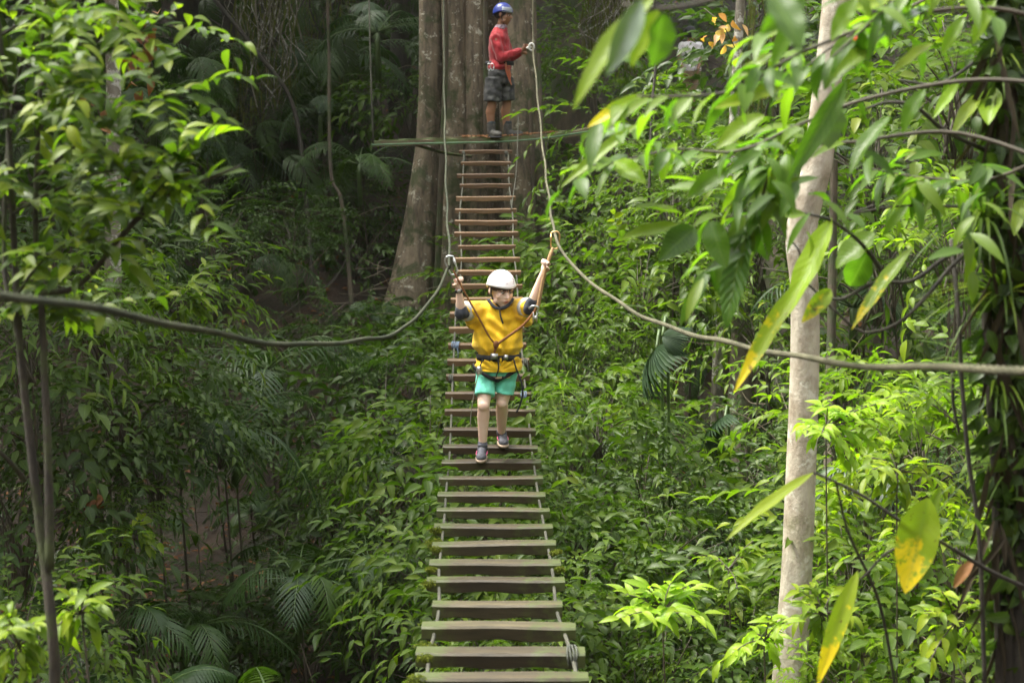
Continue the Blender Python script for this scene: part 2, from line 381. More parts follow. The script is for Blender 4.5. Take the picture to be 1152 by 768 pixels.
# ------------------------------------------------------------------ terrain
PY = [-60, -26, -14, -7, -2, 4, 8, 12, 16, 20, 24, 28, 34, 45, 60, 90]
PZ = [30, 18, 8.5, 1.5, -3.6, -5.2, -5.3, -5.0, -4.4, -3.55, -1.6, 1.2, 6.2, 14, 19, 24]  # unseen rise behind the camera added to block low light
def sst(x, a, b): t = np.clip((x-a)/(b-a), 0, 1); return t*t*(3-2*t)
def ground(x, y):
    x = np.asarray(x, float); y = np.asarray(y, float)
    z = np.interp(y, PY, PZ)
    z = z + 1.7*sst(x, .6, 4.5)*sst(y, 5, 10)*(1-sst(y, 20, 28)) + .25*np.maximum(x-5, 0)
    z = z - .9*sst(-x, .8, 3.0)*sst(y, 2, 8)*(1-sst(y, 17, 22)) + .22*np.maximum(-x-5.5, 0)
    z = z + .35*np.sin(x*.9+y*.5)*np.sin(y*.6-x*.3+1) + .14*np.sin(x*2.3+1.7)*np.sin(y*2.1) + .06*np.sin(x*5.3+y*3)*np.sin(y*6.1-x)
    z = z + np.clip((np.abs(x)-8)*1.0, 0, 17)*sst(y, -20, -6)*(1-sst(y, 26, 40))  # side slopes raised out of view so light comes from above
    return z + CZ
def gz(x, y): return float(ground(x, y))
xs = np.unique(np.concatenate([np.linspace(-90, -16, 16), np.arange(-16, 16, .22), np.linspace(16, 90, 16)]))
ys = np.unique(np.concatenate([np.linspace(-60, 3, 20), np.arange(3, 40, .25), np.linspace(40, 90, 16)]))
X, Yg = np.meshgrid(xs, ys); Zg = ground(X, Yg); nx = len(xs); ny = len(ys)
me = bpy.data.meshes.new('ground')
me.from_pydata(np.stack([X.ravel(), Yg.ravel(), Zg.ravel()], 1).tolist(), [], [(j*nx+i, j*nx+i+1, (j+1)*nx+i+1, (j+1)*nx+i) for j in range(ny-1) for i in range(nx-1)])
tag(link('ground', me, M['soil']), kind='structure')

# ------------------------------------------------------------------ undergrowth (uncountable): sprays scattered through a low layer on the slope
TB = [T_broad(random.randint(7, 11), random.uniform(.4, .65), random.uniform(.12, .17), random.uniform(.045, .062), .35, random.uniform(.3, .8)) for _ in range(8)]
TS = [T_broad(14, .5, .085, .036, .3, .4), T_broad(16, .6, .07, .03, .3, .6), T_broad(7, .5, .17, .09, .25, .3), T_broad(9, .6, .2, .034, .5, .4)]
TW = [T_whorl(random.randint(5, 8), .17, .055, .1, .45) for _ in range(4)]
TF = [T_frond(16, .8, .17, .035, .5, 1.1, .25, .4)[0] for _ in range(3)]
TP = [T_frond(24, 1.25, .34, .028, .55, .9, .35, .5)[0] for _ in range(3)]
def region(nsam, y0, y1, dens, x0=-13, x1=13, marg=90):
    y = RS.uniform(y0, y1, nsam); x = RS.uniform(-1, 1, nsam)*(y*.36+1.2)
    z = ground(x, y); px, py = proj(np.stack([x, y, z+.4], 1))
    k = (px > -marg) & (px < 1152+marg) & (py > -140) & (py < 768+260) & (RS.rand(nsam) < dens(x, y, px, py))
    return x[k], y[k], z[k], px[k], py[k]
def gauss(px, py, cx, cy, rx, ry): return np.exp(-((px-cx)/rx)**2-((py-cy)/ry)**2)
def soilmask(px, py):
    m = 1-.97*gauss(px, py, 350, 310, 75, 65)-.95*gauss(px, py, 262, 560, 80, 75)-.5*gauss(px, py, 430, 225, 60, 60)-.25*gauss(px, py, 300, 200, 90, 100)-.97*gauss(px, py, 785, 450, 75, 75)-.6*gauss(px, py, 870, 330, 50, 60)-.7*gauss(px, py, 480, 300, 60, 120)
    m = m-.9*gauss(px, py, 170, 640, 90, 60)-.7*gauss(px, py, 330, 640, 60, 50)
    return np.clip(m, .04, 1)
def scatter(name, mat, temps, n, y0, y1, dens, hmax, sc, lod='low'):
    x, y, z, px, py = region(n, y0, y1, dens); k = len(x); A = Leaves(); which = RS.randint(0, len(temps), k)
    h = RS.rand(k)**1.3*hmax
    for t in range(len(temps)):
        m = which == t; q = m.sum()
        if not q: continue
        R = rot_zyx(RS.normal(-PI/2, 1.5, q), RS.uniform(-.5, .6, q), RS.normal(0, .3, q))
        cl = .5+.5*np.sin(x[m]*1.7+y[m]*1.1+t)*np.sin(y[m]*1.9-x[m])
        A.put(temps[t], R, np.stack([x[m], y[m], z[m]+h[m]], 1), RS.uniform(sc[0], sc[1], q), np.clip(cl*.6+RS.rand(q)*.4, 0, 1))
    return tag(link(name, A.mesh(name, lod), mat), kind='stuff'), k
nz = lambda x, y: .55+.45*np.sin(x*1.3+2*np.sin(y*.7))*np.sin(y*1.5+1.3*np.sin(x*.9))
dl = lambda x, y, px, py: (px < 520)*np.where(y > 23, .9, 1)*soilmask(px, py)*np.clip(1.3*nz(x, y)-.25, .03, 1)
dr = lambda x, y, px, py: (px >= 520)*soilmask(px, py)*np.clip(1.2*nz(x, y)+.05, .08, 1)*(1-np.minimum(1, 1.6*gauss(px, py, 777, 80, 34, 52)))
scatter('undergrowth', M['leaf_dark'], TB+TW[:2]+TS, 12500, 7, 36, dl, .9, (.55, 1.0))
scatter('undergrowth', M['leaf_mid'], TB+TW+TS, 6500, 7, 20, dr, 1.5, (.6, 1.25))
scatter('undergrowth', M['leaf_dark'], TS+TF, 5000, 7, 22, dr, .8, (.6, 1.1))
scatter('undergrowth', M['leaf_mid'], TB+TW+TS, 12000, 20, 38, dr, 1.6, (.8, 1.4))
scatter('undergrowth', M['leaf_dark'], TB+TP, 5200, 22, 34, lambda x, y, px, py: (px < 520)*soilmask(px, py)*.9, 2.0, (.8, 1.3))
scatter('ferns_ground_cover', M['palm'], TF, 5000, 9, 34, lambda x, y, px, py: .6*soilmask(px, py), .6, (.6, 1.2), 'low')
# dead leaves lying on the soil
x, y, z, px, py = region(14000, 8, 34, lambda x, y, px, py: np.where(px < 520, .8, .25))
A = Leaves(); k = len(x); a = RS.rand(k)*2*PI
A.add(np.stack([x, y, z+.02], 1), np.stack([np.cos(a), np.sin(a), RS.uniform(-.1, .35, k)], 1), np.stack([RS.normal(0, .3, k), RS.normal(-.3, .3, k), np.ones(k)], 1), RS.uniform(.06, .15, k), RS.uniform(.03, .06, k), RS.uniform(-.3, .5, k), RS.rand(k))
tag(link('leaf_litter', A.mesh('leaf_litter'), M['leaf_dead']), kind='stuff')

# bare twigs and fine dead branches caught through the layer
x, y, z, px, py = region(5200, 7.5, 26, lambda x, y, px, py: .5+0*x); B = MB()
for i in range(min(len(x), 1100)):
    a = Vector((x[i], y[i], z[i]+RS.uniform(.1, 1.3))); d = Vector(RS.normal(0, 1, 3)); d.z = abs(d.z)*.5-.1; d.normalize(); L_ = RS.uniform(.3, 1.1)
    B.tube(catmull([a, a+d*L_*.5+Vector((0, 0, RS.uniform(-.05, .12))), a+d*L_+Vector(RS.normal(0, .08, 3))], 3), [.006, .0055, .005, .0045, .004, .003, .002], 4)
tag(B.build('twigs', M['twig'], None, True, False), kind='stuff')
# ------------------------------------------------------------------ plant makers (templates at the origin; copies share meshes)
def shrub_meshes(rx, rz, nspr, temps, seed, lod='low', stem_n=9, base_h=.1, sc=(.8, 1.15)):
    """dome of drooping sprays on thin stems; returns (foliage mesh, stem mesh)"""
    rs = np.random.RandomState(seed); random.seed(seed); A = Leaves()
    ph = rs.rand(nspr)*2*PI; th = np.arccos(rs.uniform(-.15, 1, nspr)); rr = rs.uniform(.45, 1, nspr)**.6*(1+.25*np.sin(ph*3+seed))
    c = np.stack([rx*np.sin(th)*np.cos(ph)*rr, rx*np.sin(th)*np.sin(ph)*rr, base_h+rz*np.maximum(np.cos(th), -.1)*rr+rz*.15], 1)
    pit = np.clip(PI/2-th, -.3, 1.2)*.8+rs.normal(0, .25, nspr); w = rs.randint(0, len(temps), nspr)
    for t in range(len(temps)):
        m = w == t; q = m.sum()
        if q: A.put(temps[t], rot_zyx(ph[m]+rs.normal(0, .4, q), pit[m]-.2, rs.normal(0, .3, q)), c[m], rs.uniform(sc[0], sc[1], q), rs.rand(q))
    B = MB()
    for i in range(min(stem_n*3, nspr)):
        p = Vector(c[i]); r0 = .012 if i < stem_n else .005
        b0 = Vector((rs.normal(0, .06), rs.normal(0, .06), -.25)); mid = b0.lerp(p, .5)+Vector((-p.x*.15, -p.y*.15, rz*.12))
        B.tube(catmull([b0, mid, p], 4), [r0*(1-.7*j/8) for j in range(9)], 5)
    return A.mesh('foliage', lod), B.mesh('stems')
def palm_meshes(nf, length, L, W, seed, rise=.6, arch=.55, trunk=.0, n=26, sweep=.9):
    rs = np.random.RandomState(seed); random.seed(seed); A = Leaves(); B = MB()
    for i in range(nf):
        T, rib = T_frond(n, length*rs.uniform(.75, 1.1), L, W, arch*rs.uniform(.8, 1.2), sweep, .35, rise*rs.uniform(.5, 1.5))
        yaw = 2*PI*i/nf+rs.normal(0, .25); R = rot_zyx([yaw], [rs.normal(0, .1)], [rs.normal(0, .15)])
        A.put(T, R, np.array([[0, 0, trunk]]), [1.0]); Rm = Matrix(R[0].tolist())
        B.tube([Rm @ p+Vector((0, 0, trunk)) for p in rib], [.012-.0012*j for j in range(9)], 5)
    if trunk: B.tube([(0, 0, -.4), (.02, 0, trunk*.5), (0, 0, trunk)], [.05, .04, .035], 8, .1)
    return A.mesh('fronds', 'strip', fold=.1), B.mesh('stems')
def rosette_meshes(n, L, W, seed):
    rs = np.random.RandomState(seed); A = Leaves(); a = rs.rand(n)*2*PI; e = rs.uniform(.1, 1.6, n)
    A.add(rs.normal(0, .01, (n, 3)), np.stack([np.cos(a), np.sin(a), e], 1), np.stack([-np.cos(a)*e, -np.sin(a)*e, np.ones(n)], 1), L*rs.uniform(.6, 1.1, n), W, rs.uniform(.3, .9, n), rs.rand(n))
    return A.mesh('leaves', 'mid', (.45, .5), .3)
def fan_mesh(n, L, W, seed, spread=2.4):
    rs = np.random.RandomState(seed); A = Leaves(); a = np.linspace(-spread/2, spread/2, n)
    A.add(np.zeros((n, 3)), np.stack([np.cos(a), np.sin(a), -.15*np.abs(a)], 1), np.stack([np.zeros(n), np.zeros(n), np.ones(n)], 1), L*(1-.12*np.abs(a))*rs.uniform(.93, 1.03, n), W, .35+.15*np.abs(a), rs.rand(n))
    return A.mesh('fan', 'mid', (.95, .55), .28)

class Kind:
    """one plant of a kind, copied for every further one"""
    def __init__(s, name, cat, parts): s.name, s.cat, s.parts, s.first = name, cat, parts, None
    def put(s, x, y, z, sc, rz, label, group=None, tilt=(0, 0)):
        if s.first is None:
            o = empty(s.name)
            for nm, me, mt in s.parts: link(nm, me, mt, o)
            s.first = o
        else: o = copy_tree(s.first)
        o.location = (x, y, z); o.scale = (sc,)*3; o.rotation_euler = (tilt[0], tilt[1], rz)
        for k in ('group',):
            if k in o: del o[k]
        return tag(o, label, s.cat, group)
def kind(name, cat, fm, mat, stem='stem', fn='foliage'): return Kind(name, cat, [(fn, fm[0], M[mat]), ('stems', fm[1], M[stem])])

K = {}
T_f = [T_broad(15, .5, .075, .032, .3, random.uniform(.2, .7)) for _ in range(4)]; T_r = [T_broad(8, .5, .15, .082, .22, random.uniform(.1, .5)) for _ in range(4)]; T_l = [T_broad(10, .6, .19, .036, .45, random.uniform(.2, .6)) for _ in range(4)]
SM = [shrub_meshes(.75, .8, 85, TB, 21), shrub_meshes(.7, .75, 130, T_f, 22), shrub_meshes(.75, .7, 75, T_r, 23), shrub_meshes(.75, .8, 80, T_l+TW, 24), shrub_meshes(.65, .9, 80, TB, 25), shrub_meshes(.8, .65, 70, T_r+TB[:2], 26), shrub_meshes(.7, .8, 120, T_f+TB[:1], 27)]
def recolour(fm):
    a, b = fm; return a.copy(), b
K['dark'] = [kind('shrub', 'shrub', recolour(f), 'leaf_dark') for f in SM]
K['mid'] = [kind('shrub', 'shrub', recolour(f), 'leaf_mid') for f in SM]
TBL = [T_broad(random.randint(7, 9), .6, .21, .08, .35, .5) for _ in range(4)]
K['large'] = [kind('shrub', 'shrub', shrub_meshes(.8, .7, 55, TBL, 41+i, 'mid'), 'leaf_mid') for i in range(2)]
K['bright'] = [kind('shrub', 'shrub', shrub_meshes(.6, .6, 60, TW+TB[:2], 51+i, 'mid'), 'leaf_bright') for i in range(2)]
K['fern'] = [kind('fern', 'fern', palm_meshes(11, .8, .2, .034, 61+i, .7, .6, 0, 20, 1.15), 'palm', 'stem_green', 'fronds') for i in range(2)]
K['palm'] = [kind('palm', 'palm', palm_meshes(10, 1.5, .42, .021, 71+i, .7, .6, .3, 18), 'palm', 'stem_green', 'fronds') for i in range(2)]
K['lightfern'] = [kind('fern', 'fern', palm_meshes(10, .9, .2, .036, 81, .6, .5, 0, 22, 1.2), 'leaf_mid', 'stem_green', 'fronds')]

def plant(kd, px, py, Y, sc, label, group=None, drop=.0):
    """plant whose crown centre is seen near (px,py): rooted on the slope if it reaches, else carried by its stems"""
    ks = K[kd]; i = int(px*7+py*3) % len(ks); p = at(px, py, Y); g = gz(p.x, p.y)
    z = p.z-.45*sc
    o = ks[i].put(p.x, p.y, z, sc, (px*13 % 63)/10, label, group)
    if z-g > .3*sc:     # tall stem down to the ground
        B = MB(); b0 = Vector((p.x+.15, p.y+.2, g-.2))
        for d in ((.0,) if px < 520 else (-.04, .05)):
            B.tube(catmull([b0+Vector((d, 0, 0)), b0.lerp(Vector((p.x, p.y, z)), .5)+Vector((d*2, -.1, 0)), (p.x, p.y, z+.2*sc)], 4), [.016-.001*j for j in range(9)], 6)
        me_ = B.mesh('trunk'); st = link('trunk', me_, M['stem'], o); st.matrix_parent_inverse = (Matrix.Translation(Vector((p.x, p.y, z))) @ Matrix.Rotation(o.rotation_euler.z, 4, 'Z') @ Matrix.Scale(sc, 4)).inverted()
    return o
# ------------------------------------------------------------------ individual plants: kind, px, py, depth, size, label
GL, GR, GU = 'shrubs on the left bank', 'shrubs on the right bank', 'shrubs under the bridge'
PL = [
 ('palm', 425, 25, 23, 1.0, 'dark palm with feathery fronds above the left end of the platform', None),
 ('palm', 405, 175, 22, .8, 'dark palm with drooping fronds just below the left platform tip', None),
 ('palm', 262, 160, 24, 1.1, 'dim palm in deep shade between the hanging roots and the pale thin trunk', None),
 ('palm', 330, 60, 26, 1.2, 'dark feathery palm high among the shaded trunks, far upper left', None),
 ('palm', 170, 110, 21, 1.0, 'palm with fine dark fronds right behind the dead brown leaves', None),
 ('palm', 300, 400, 15, .9, 'palm hanging its long fronds over the left rope at its lowest stretch', None),
 ('palm', 262, 470, 13.2, .7, 'small palm with narrow fronds under the left rope and beside bare soil', None),
 ('palm', 205, 700, 12.0, .75, 'palm with glossy narrow fronds at the bottom edge left of the fern', None),
 ('palm', 335, 640, 12.2, .7, 'small spreading palm on the soil slope left of the lower planks', None),
 ('palm', 130, 690, 11.5, .7, 'palm with fine bright fronds right of the foot of the twin dark stems', None),
 ('palm', 415, 620, 12.3, .6, 'small palm fanning out between the left bank shrubs and the mossy planks', None),
 ('palm', 700, 480, 14, .7, 'palm with arching fronds below the large fan leaf', None),
 ('palm', 480, 250, 22.6, .8, 'small dark palm against the left flank of the great trunk', None),
 ('dark', 330, 250, 20, .7, 'small leafed dark shrub around the thin thin crooked stem', GL),
 ('dark', 240, 250, 19, 1.0, 'dark shrub in shade right of the tip of the bare lit branch', GL),
 ('dark', 60, 260, 17, 1.2, 'dark bush behind the crown of the near sapling', GL),
 ('palm', 150, 215, 19, .9, 'palm with dark fronds behind the tip of the near sapling crown', None),
 ('palm', 390, 60, 24.5, 1.0, 'palm with drooping fronds between the thin crooked stem and the platform rope', None),
 ('palm', 320, 290, 21, .7, 'low palm in shade left of the foot of the thin crooked stem', None),
 ('palm', 225, 60, 23, .9, 'shaded palm right of the withered brown leaves', None),
 ('palm', 360, 120, 23.5, .8, 'small palm crown right behind the thin crooked stem at platform height', None),
 ('large', 460, 110, 23.2, .9, 'broad-leaved bush squeezed behind the left columns of the great trunk', None),
 ('dark', 410, 270, 22, .8, 'dark bush on the shaded slope under the left end of the platform', GL),
 ('fern', 455, 330, 20.6, .8, 'fern growing on the left buttress of the great trunk', 'ferns'),
 ('dark', 440, 395, 19.5, .8, 'dark bush hiding the foot of the left buttress', GL),
 ('dark', 400, 230, 22.5, .7, 'dark bush between the thin crooked stem and the platform tip', GL),
 ('dark', 610, 300, 20.2, .7, 'dark bush hugging the great trunk right of the planks', GR),
 ('dark', 290, 110, 24.5, 1.1, 'dark bush below the curtain of hanging roots', GL),
 ('dark', 140, 130, 21, 1.2, 'dark bush behind the mottled trunk and its dead leaves', GL),
 ('dark', 380, 380, 18.5, .7, 'dark bush at the foot of the thin crooked stem', GL),
 ('mid', 190, 330, 13, .8, 'green shrub with arching twigs just above the left rope', GL),
 ('dark', 110, 330, 13.5, 1.0, 'green shrub at the foot of the pale mottled trunk', GL),
 ('mid', 30, 330, 11, .9, 'green shrub crossed by the left rope at the photo edge', GL),
 ('dark', 130, 425, 12, 1.1, 'dense green bush below the left rope beside the twin dark stems', GL),
 ('dark', 40, 430, 11.5, 1.0, 'green bush behind the twin dark stems, right under the rope', GL),
 ('dark', 235, 410, 16, .7, 'dark green bush under the rope above the bare soil', GL),
 ('dark', 360, 455, 17, 1.0, 'dark bush below the lowest sag of the left rope', GL),
 ('dark', 430, 430, 15, .9, 'green bush below the rope end, next to the buttress of the great trunk', GL),
 ('mid', 470, 400, 18, .8, 'leafy shrub growing against the foot of the great trunk left of the boy', GL),
 ('large', 480, 490, 12.5, .75, 'broad-leaved bright shrub touching the left plank ends level with the boy shoes', GL),
 ('mid', 430, 530, 14, 1.0, 'green shrub one step left of the planks below the boy', GL),
 ('dark', 370, 540, 15, .9, 'dark shrub in the middle of the left bank above the small palm', GL),
 ('dark', 175, 505, 12.5, .7, 'hanging shrub with long drooping grey-green leaves over dark soil', GL),
 ('dark', 250, 480, 13, .5, 'drooping shrub with pale hanging leaves right of the bare twigs', GL),
 ('dark', 105, 520, 12, .7, 'dark shrub right beside the twin dark stems at mid height', GL),
 ('dark', 20, 560, 11.5, 1.0, 'dark bush left of the twin dark stems at mid height', GL),
 ('mid', 135, 590, 11.5, .4, 'small light green shrub right of the joined dark stems', GL),
 ('dark', 440, 610, 13.5, 1.0, 'dark shrub left of the mossy-ended planks', GL),
 ('dark', 345, 600, 15, .6, 'dark shrub between the soil patch and the lower planks', GL),
 ('dark', 420, 700, 12.5, 1.0, 'dark bush left of the lowest three planks', GL),
 ('dark', 350, 740, 13, .9, 'dark bush on the bottom edge right of the pale fern', GL),
 ('dark', 245, 665, 14.5, .45, 'dark low bush between the two spreading palms of the gully', GL),
 ('dark', 150, 690, 12.5, .9, 'dark bush at the bottom right of the dark stems', GL),
 ('mid', 25, 700, 8.5, .6, 'pale green bush in the bottom left corner', GL),
 ('fern', 370, 600, 14.5, .7, 'fern on the left bank level with the mossy planks', 'ferns'),
 ('fern', 280, 540, 15, .7, 'fern beside the bare brown soil of the left bank', 'ferns'),
 ('fern', 440, 470, 14.5, .8, 'feathery fern left of the planks behind the boy knees', 'ferns'),
 ('fern', 170, 725, 9.8, .8, 'dark fern at the bottom edge beside the dark stems', 'ferns'),
 ('lightfern', 310, 735, 9.2, 1.0, 'large pale green fern arching up at the bottom edge', 'ferns'),
 ('fern', 420, 320, 20.5, .9, 'fern in deep shade on the brown slope left of the buttress', 'ferns'),
 ('large', 545, 565, 10.8, .7, 'broad-leaved shrub seen through the gaps below the boy shoes', GU),
 ('large', 590, 600, 10.6, .7, 'broad-leaved shrub showing between the planks at the right rope', GU),
 ('mid', 510, 630, 10.4, .7, 'green shrub behind the left halves of the mossy planks', GU),
 ('large', 560, 670, 9.6, .7, 'broad-leaved shrub filling the gaps of the lower planks', GU),
 ('mid', 545, 735, 8.8, .65, 'green shrub behind the three lowest planks', GU),
 ('mid', 620, 720, 8.8, .5, 'green shrub behind the right ends of the lowest planks', GU),
 ('mid', 545, 470, 14.5, .9, 'green shrub behind the legs of the boy', GU),
 ('mid', 560, 400, 17.5, .9, 'green shrub behind the waist of the boy', GU),
 ('mid', 545, 335, 19.3, .8, 'green shrub showing between the planks at the boy head', GU),
 ('mid', 610, 370, 18, .9, 'leafy shrub just right of the boy raised arm', GR),
 ('mid', 660, 290, 18, 1.1, 'green bush right of the carabiner on the right rope', GR),
 ('large', 720, 300, 16, .9, 'broad-leaved bush above the descending right rope', GR),
 ('dark', 790, 300, 18, .9, 'dark green bush above the rope behind the long hanging leaves', GR),
 ('dark', 640, 210, 22, 1.0, 'dark shrub right of the rope below the platform', GR),
 ('mid', 640, 400, 15, .9, 'green bush under the rope, right of the boy elbow', GR),
 ('mid', 690, 370, 15.5, .6, 'green bush just above the large fan leaf', GR),
 ('mid', 650, 470, 13, .8, 'dense shrub with glossy leaves right of the planks at the boy knees', GR),
 ('large', 672, 455, 12, .6, 'broad-leaved shrub with pale leaves below the fan leaf', GR),
 ('mid', 650, 540, 11.5, .85, 'leafy shrub touching the right plank ends below the boy', GR),
 ('large', 720, 520, 12, .8, 'broad-leaved shrub below the fan leaf in the middle of the right bank', GR),
 ('dark', 800, 560, 12, .75, 'dark shrub left of the pale trunk below the second fan leaf', GR),
 ('dark', 845, 520, 13, .6, 'dark bush close to the left side of the pale trunk', GR),
 ('large', 660, 620, 10.2, .65, 'broad-leaved shrub right of the mossy planks', GR),
 ('dark', 740, 600, 10.5, .8, 'leafy shrub above the lime green sprays', GR),
 ('mid', 820, 620, 10.5, .85, 'leafy shrub left of the pale trunk above the bottom sprays', GR),
 ('dark', 670, 700, 9.3, .75, 'dark leafy shrub right of the lowest planks', GR),
 ('dark', 740, 745, 8.8, .75, 'dark leafy shrub below the lime green sprays', GR),
 ('mid', 835, 740, 9, .7, 'green shrub at the bottom edge left of the pale trunk', GR),
 ('mid', 664, 55, 23, .8, 'bush on the far slope behind the grey-white blurred leaf', GR),
 ('mid', 762, 200, 21, .8, 'bush on the far slope in front of the person in white', GR),
 ('mid', 850, 150, 20, 1.0, 'bush on the far slope below the orange dead leaves', GR),
 ('mid', 700, 160, 19, 1.0, 'bush on the far slope right of the platform end', GR),
 ('mid', 760, 215, 17, 1.1, 'bush behind the big leaf cluster above the right rope', GR),
 ('mid', 850, 240, 16, 1.1, 'bush left of the bend of the pale trunk', GR),
 ('mid', 855, 370, 14.5, .7, 'bush behind the pale trunk just above the right rope', GR),
 ('dark', 880, 60, 19, 1.3, 'dark bush high behind the top of the pale trunk', GR),
 ('mid', 980, 130, 15, 1.3, 'bush right of the upper pale trunk behind the red berries', GR),
 ('mid', 1080, 60, 13, 1.2, 'bush in the upper right corner behind the dark trunk', GR),
 ('mid', 1000, 260, 14, 1.2, 'bush right of the pale trunk behind the curved dark branches', GR),
 ('bright', 1080, 230, 11, .9, 'bright bush behind the spiky plants of the dark trunk', GR),
 ('bright', 960, 430, 10.5, .8, 'yellow-green shrub just under the rope right of the pale trunk', GR),
 ('bright', 1040, 470, 9.5, .8, 'bright green shrub under the rope in the right half', GR),
 ('bright', 1110, 440, 9, .8, 'bright green shrub under the rope beside the dark trunk', GR),
 ('bright', 980, 560, 10, .8, 'green shrub behind the big yellow leaf', GR),
 ('bright', 1080, 590, 8.6, .75, 'bright shrub right of the big yellow leaf', GR),
 ('large', 960, 640, 9.2, .6, 'broad-leaved shrub between the pale trunk and the big yellow leaf', GR),
 ('mid', 1040, 700, 8.6, .8, 'green shrub below the big yellow leaf', GR),
 ('mid', 1120, 710, 8, .75, 'green shrub in the bottom right corner', GR),
 ('bright', 960, 740, 7.8, .5, 'bright sprays at the bottom beside the pale trunk and the long yellow leaf', GR),
 ('lightfern', 1060, 400, 10.5, .8, 'light green fern behind the rope right of the curved branches', 'ferns'),
 ('palm', 1000, 520, 11.5, .7, 'palm with thin fronds right of the pale trunk', None),
 ('palm', 840, 790, 8.6, .5, 'dark palm with straight ribbed fronds on the bottom edge left of the pale trunk', None),
 ('palm', 960, 330, 15, .9, 'palm in shade between the pale trunk and the curved branches', None),
]
for kd, px, py, Y, sc, lab, g in PL: plant(kd, px, py, Y, sc, lab, g)

# fan palms
fan = Kind('fan_palm', 'palm', [('fan', fan_mesh(26, .62, .05, 5), M['fanpalm'])])
for px, py, Y, sc, rz, tl, lab in [(738, 392, 11.5, .8, -2.25, (.9, .5), 'large dark fan palm leaf hanging below the right rope'),
                                (815, 472, 12, .7, -2.6, (1.0, .3), 'smaller dark fan palm leaf above the leafy shrubs near the pale trunk'),
                                (745, 378, 11.3, .4, -.8, (.9, -.3), 'short dark fan leaf on the right rope just above the large one')]:
    p = at(px, py, Y); o = fan.put(p.x, p.y, p.z, sc, rz, lab, 'fan palms', tl)
    B = MB(); g0 = gz(p.x+.1, p.y+.3)
    R_ = (Matrix.Translation(p) @ o.rotation_euler.to_matrix().to_4x4() @ Matrix.Scale(sc, 4))
    B.tube(catmull([p, p+Vector((.05, .15, .02)), Vector((p.x+.1, p.y+.3, (p.z+g0)/2)), Vector((p.x+.1, p.y+.3, g0-.1))], 5), .012, 6)
    st = link('stalk', B.mesh('stalk'), M['stem_green'], o); st.matrix_parent_inverse = R_.inverted()

# spiky rosette plants: on the ground by the planks and perched on the dark trunk at the right
ros = Kind('bromeliad', 'plant', [('leaves', rosette_meshes(26, .42, .022, 3), M['leaf_bright'])])
ros2 = Kind('bromeliad', 'plant', [('leaves', rosette_meshes(52, .55, .018, 4), M['leaf_mid'])])
for k_, px, py, Y, sc, lab in [(ros, 632, 440, 12, .62, 'small spiky yellow-green rosette beside the plank at the boy hip'),
                           (ros, 655, 478, 11.5, .45, 'smaller spiky yellowish rosette lower right of the first'),
                           (ros2, 1118, 70, 5.5, .6, 'spiky strap-leaved plant at the top of the dark trunk'),
                           (ros2, 1105, 250, 5.4, .7, 'spiky strap-leaved plant where the curved branches leave the dark trunk'),
                           (ros2, 1128, 335, 5.4, .6, 'spiky strap-leaved plant just above the rope on the dark trunk'),
                           (ros2, 1118, 435, 5.5, .75, 'spiky strap-leaved plant just below the rope on the dark trunk'),
                           (ros2, 1140, 530, 5.5, .6, 'lowest spiky strap-leaved plant on the dark trunk')]:
    p = at(px, py, Y); k_.put(p.x, p.y, p.z, sc, px % 6, lab, 'bromeliads')
    if k_ is ros:
        pass

# ------------------------------------------------------------------ trees
def rough_tube(B, pts, rad, n, amp, seed, lobes=0, fl=0):
    """bark-bumped tapering column"""
    P = catmull(pts, 10); m = len(P); rs = np.random.RandomState(seed); q = rs.rand(6)*9; vs = []
    for i, p in enumerate(P):
        t = i/(m-1)*(len(rad)-1); r = rad[int(t)]*(1-t % 1)+rad[min(int(t)+1, len(rad)-1)]*(t % 1)
        for j in range(n):
            a = 2*PI*j/n
            k = 1+amp*(math.sin(a*3+q[0]+p.z*1.3)+.6*math.sin(a*5+q[1]-p.z*2.1)+.5*math.sin(a*9+q[2]+p.z*4.7)+.5*math.sin(p.z*7+q[3]+a*2))
            if lobes: k += fl*math.cos(a*lobes+q[4])
            vs.append((p.x+math.cos(a)*r*k, p.y+math.sin(a)*r*k, p.z))
    B.add(vs, [(i*n+j, i*n+(j+1) % n, (i+1)*n+(j+1) % n, (i+1)*n+j) for i in range(m-1) for j in range(n)]+[tuple((m-1)*n+j for j in range(n))])
    return B
gt = thing('giant_tree', 'giant mottled tree with fused ribbed columns holding the platform', 'tree', (-.3, 21.6, gz(-.3, 21.6)))
def col(pxs, Y, name_r, seed, amp=.035, n=40):
    return [at(x, y, Y+dy) for x, y, dy in pxs], name_r, n, amp, seed
TT = MB()
for pts, rad, n_, amp, sd in [
    col([(484, -330, .2), (484, -60, .1), (484, 60, 0), (482, 160, 0), (472, 270, -.1), (455, 370, -.35), (448, 440, -.5)], 21.5, [.15, .15, .15, .17, .26, .38, .5], 1),
    col([(512, -330, .2), (511, 0, .1), (512, 160, 0), (508, 280, -.1), (502, 420, -.3)], 21.3, [.145, .15, .16, .2, .3], 2),
    col([(534, -330, .2), (534, 0, .1), (534, 160, 0), (534, 280, 0), (536, 420, -.2)], 21.3, [.13, .13, .14, .18, .26], 3),
    col([(553, -330, .2), (552, 0, .3), (553, 160, .3), (560, 290, .2), (566, 420, 0)], 21.5, [.12, .12, .14, .2, .3], 4),
    col([(582, -330, .2), (581, 0, .1), (584, 120, 0), (594, 240, -.1), (612, 340, -.3), (622, 430, -.5)], 21.3, [.24, .245, .26, .30, .34, .4], 5),
    col([(540, -330, .6), (540, 160, .7), (540, 430, .6)], 21.7, [.55, .6, .75], 6, .05),
]: rough_tube(TT, pts, rad, n_, amp, sd)
TT.build('trunk', M['mottled'], gt)
R_ = MB()
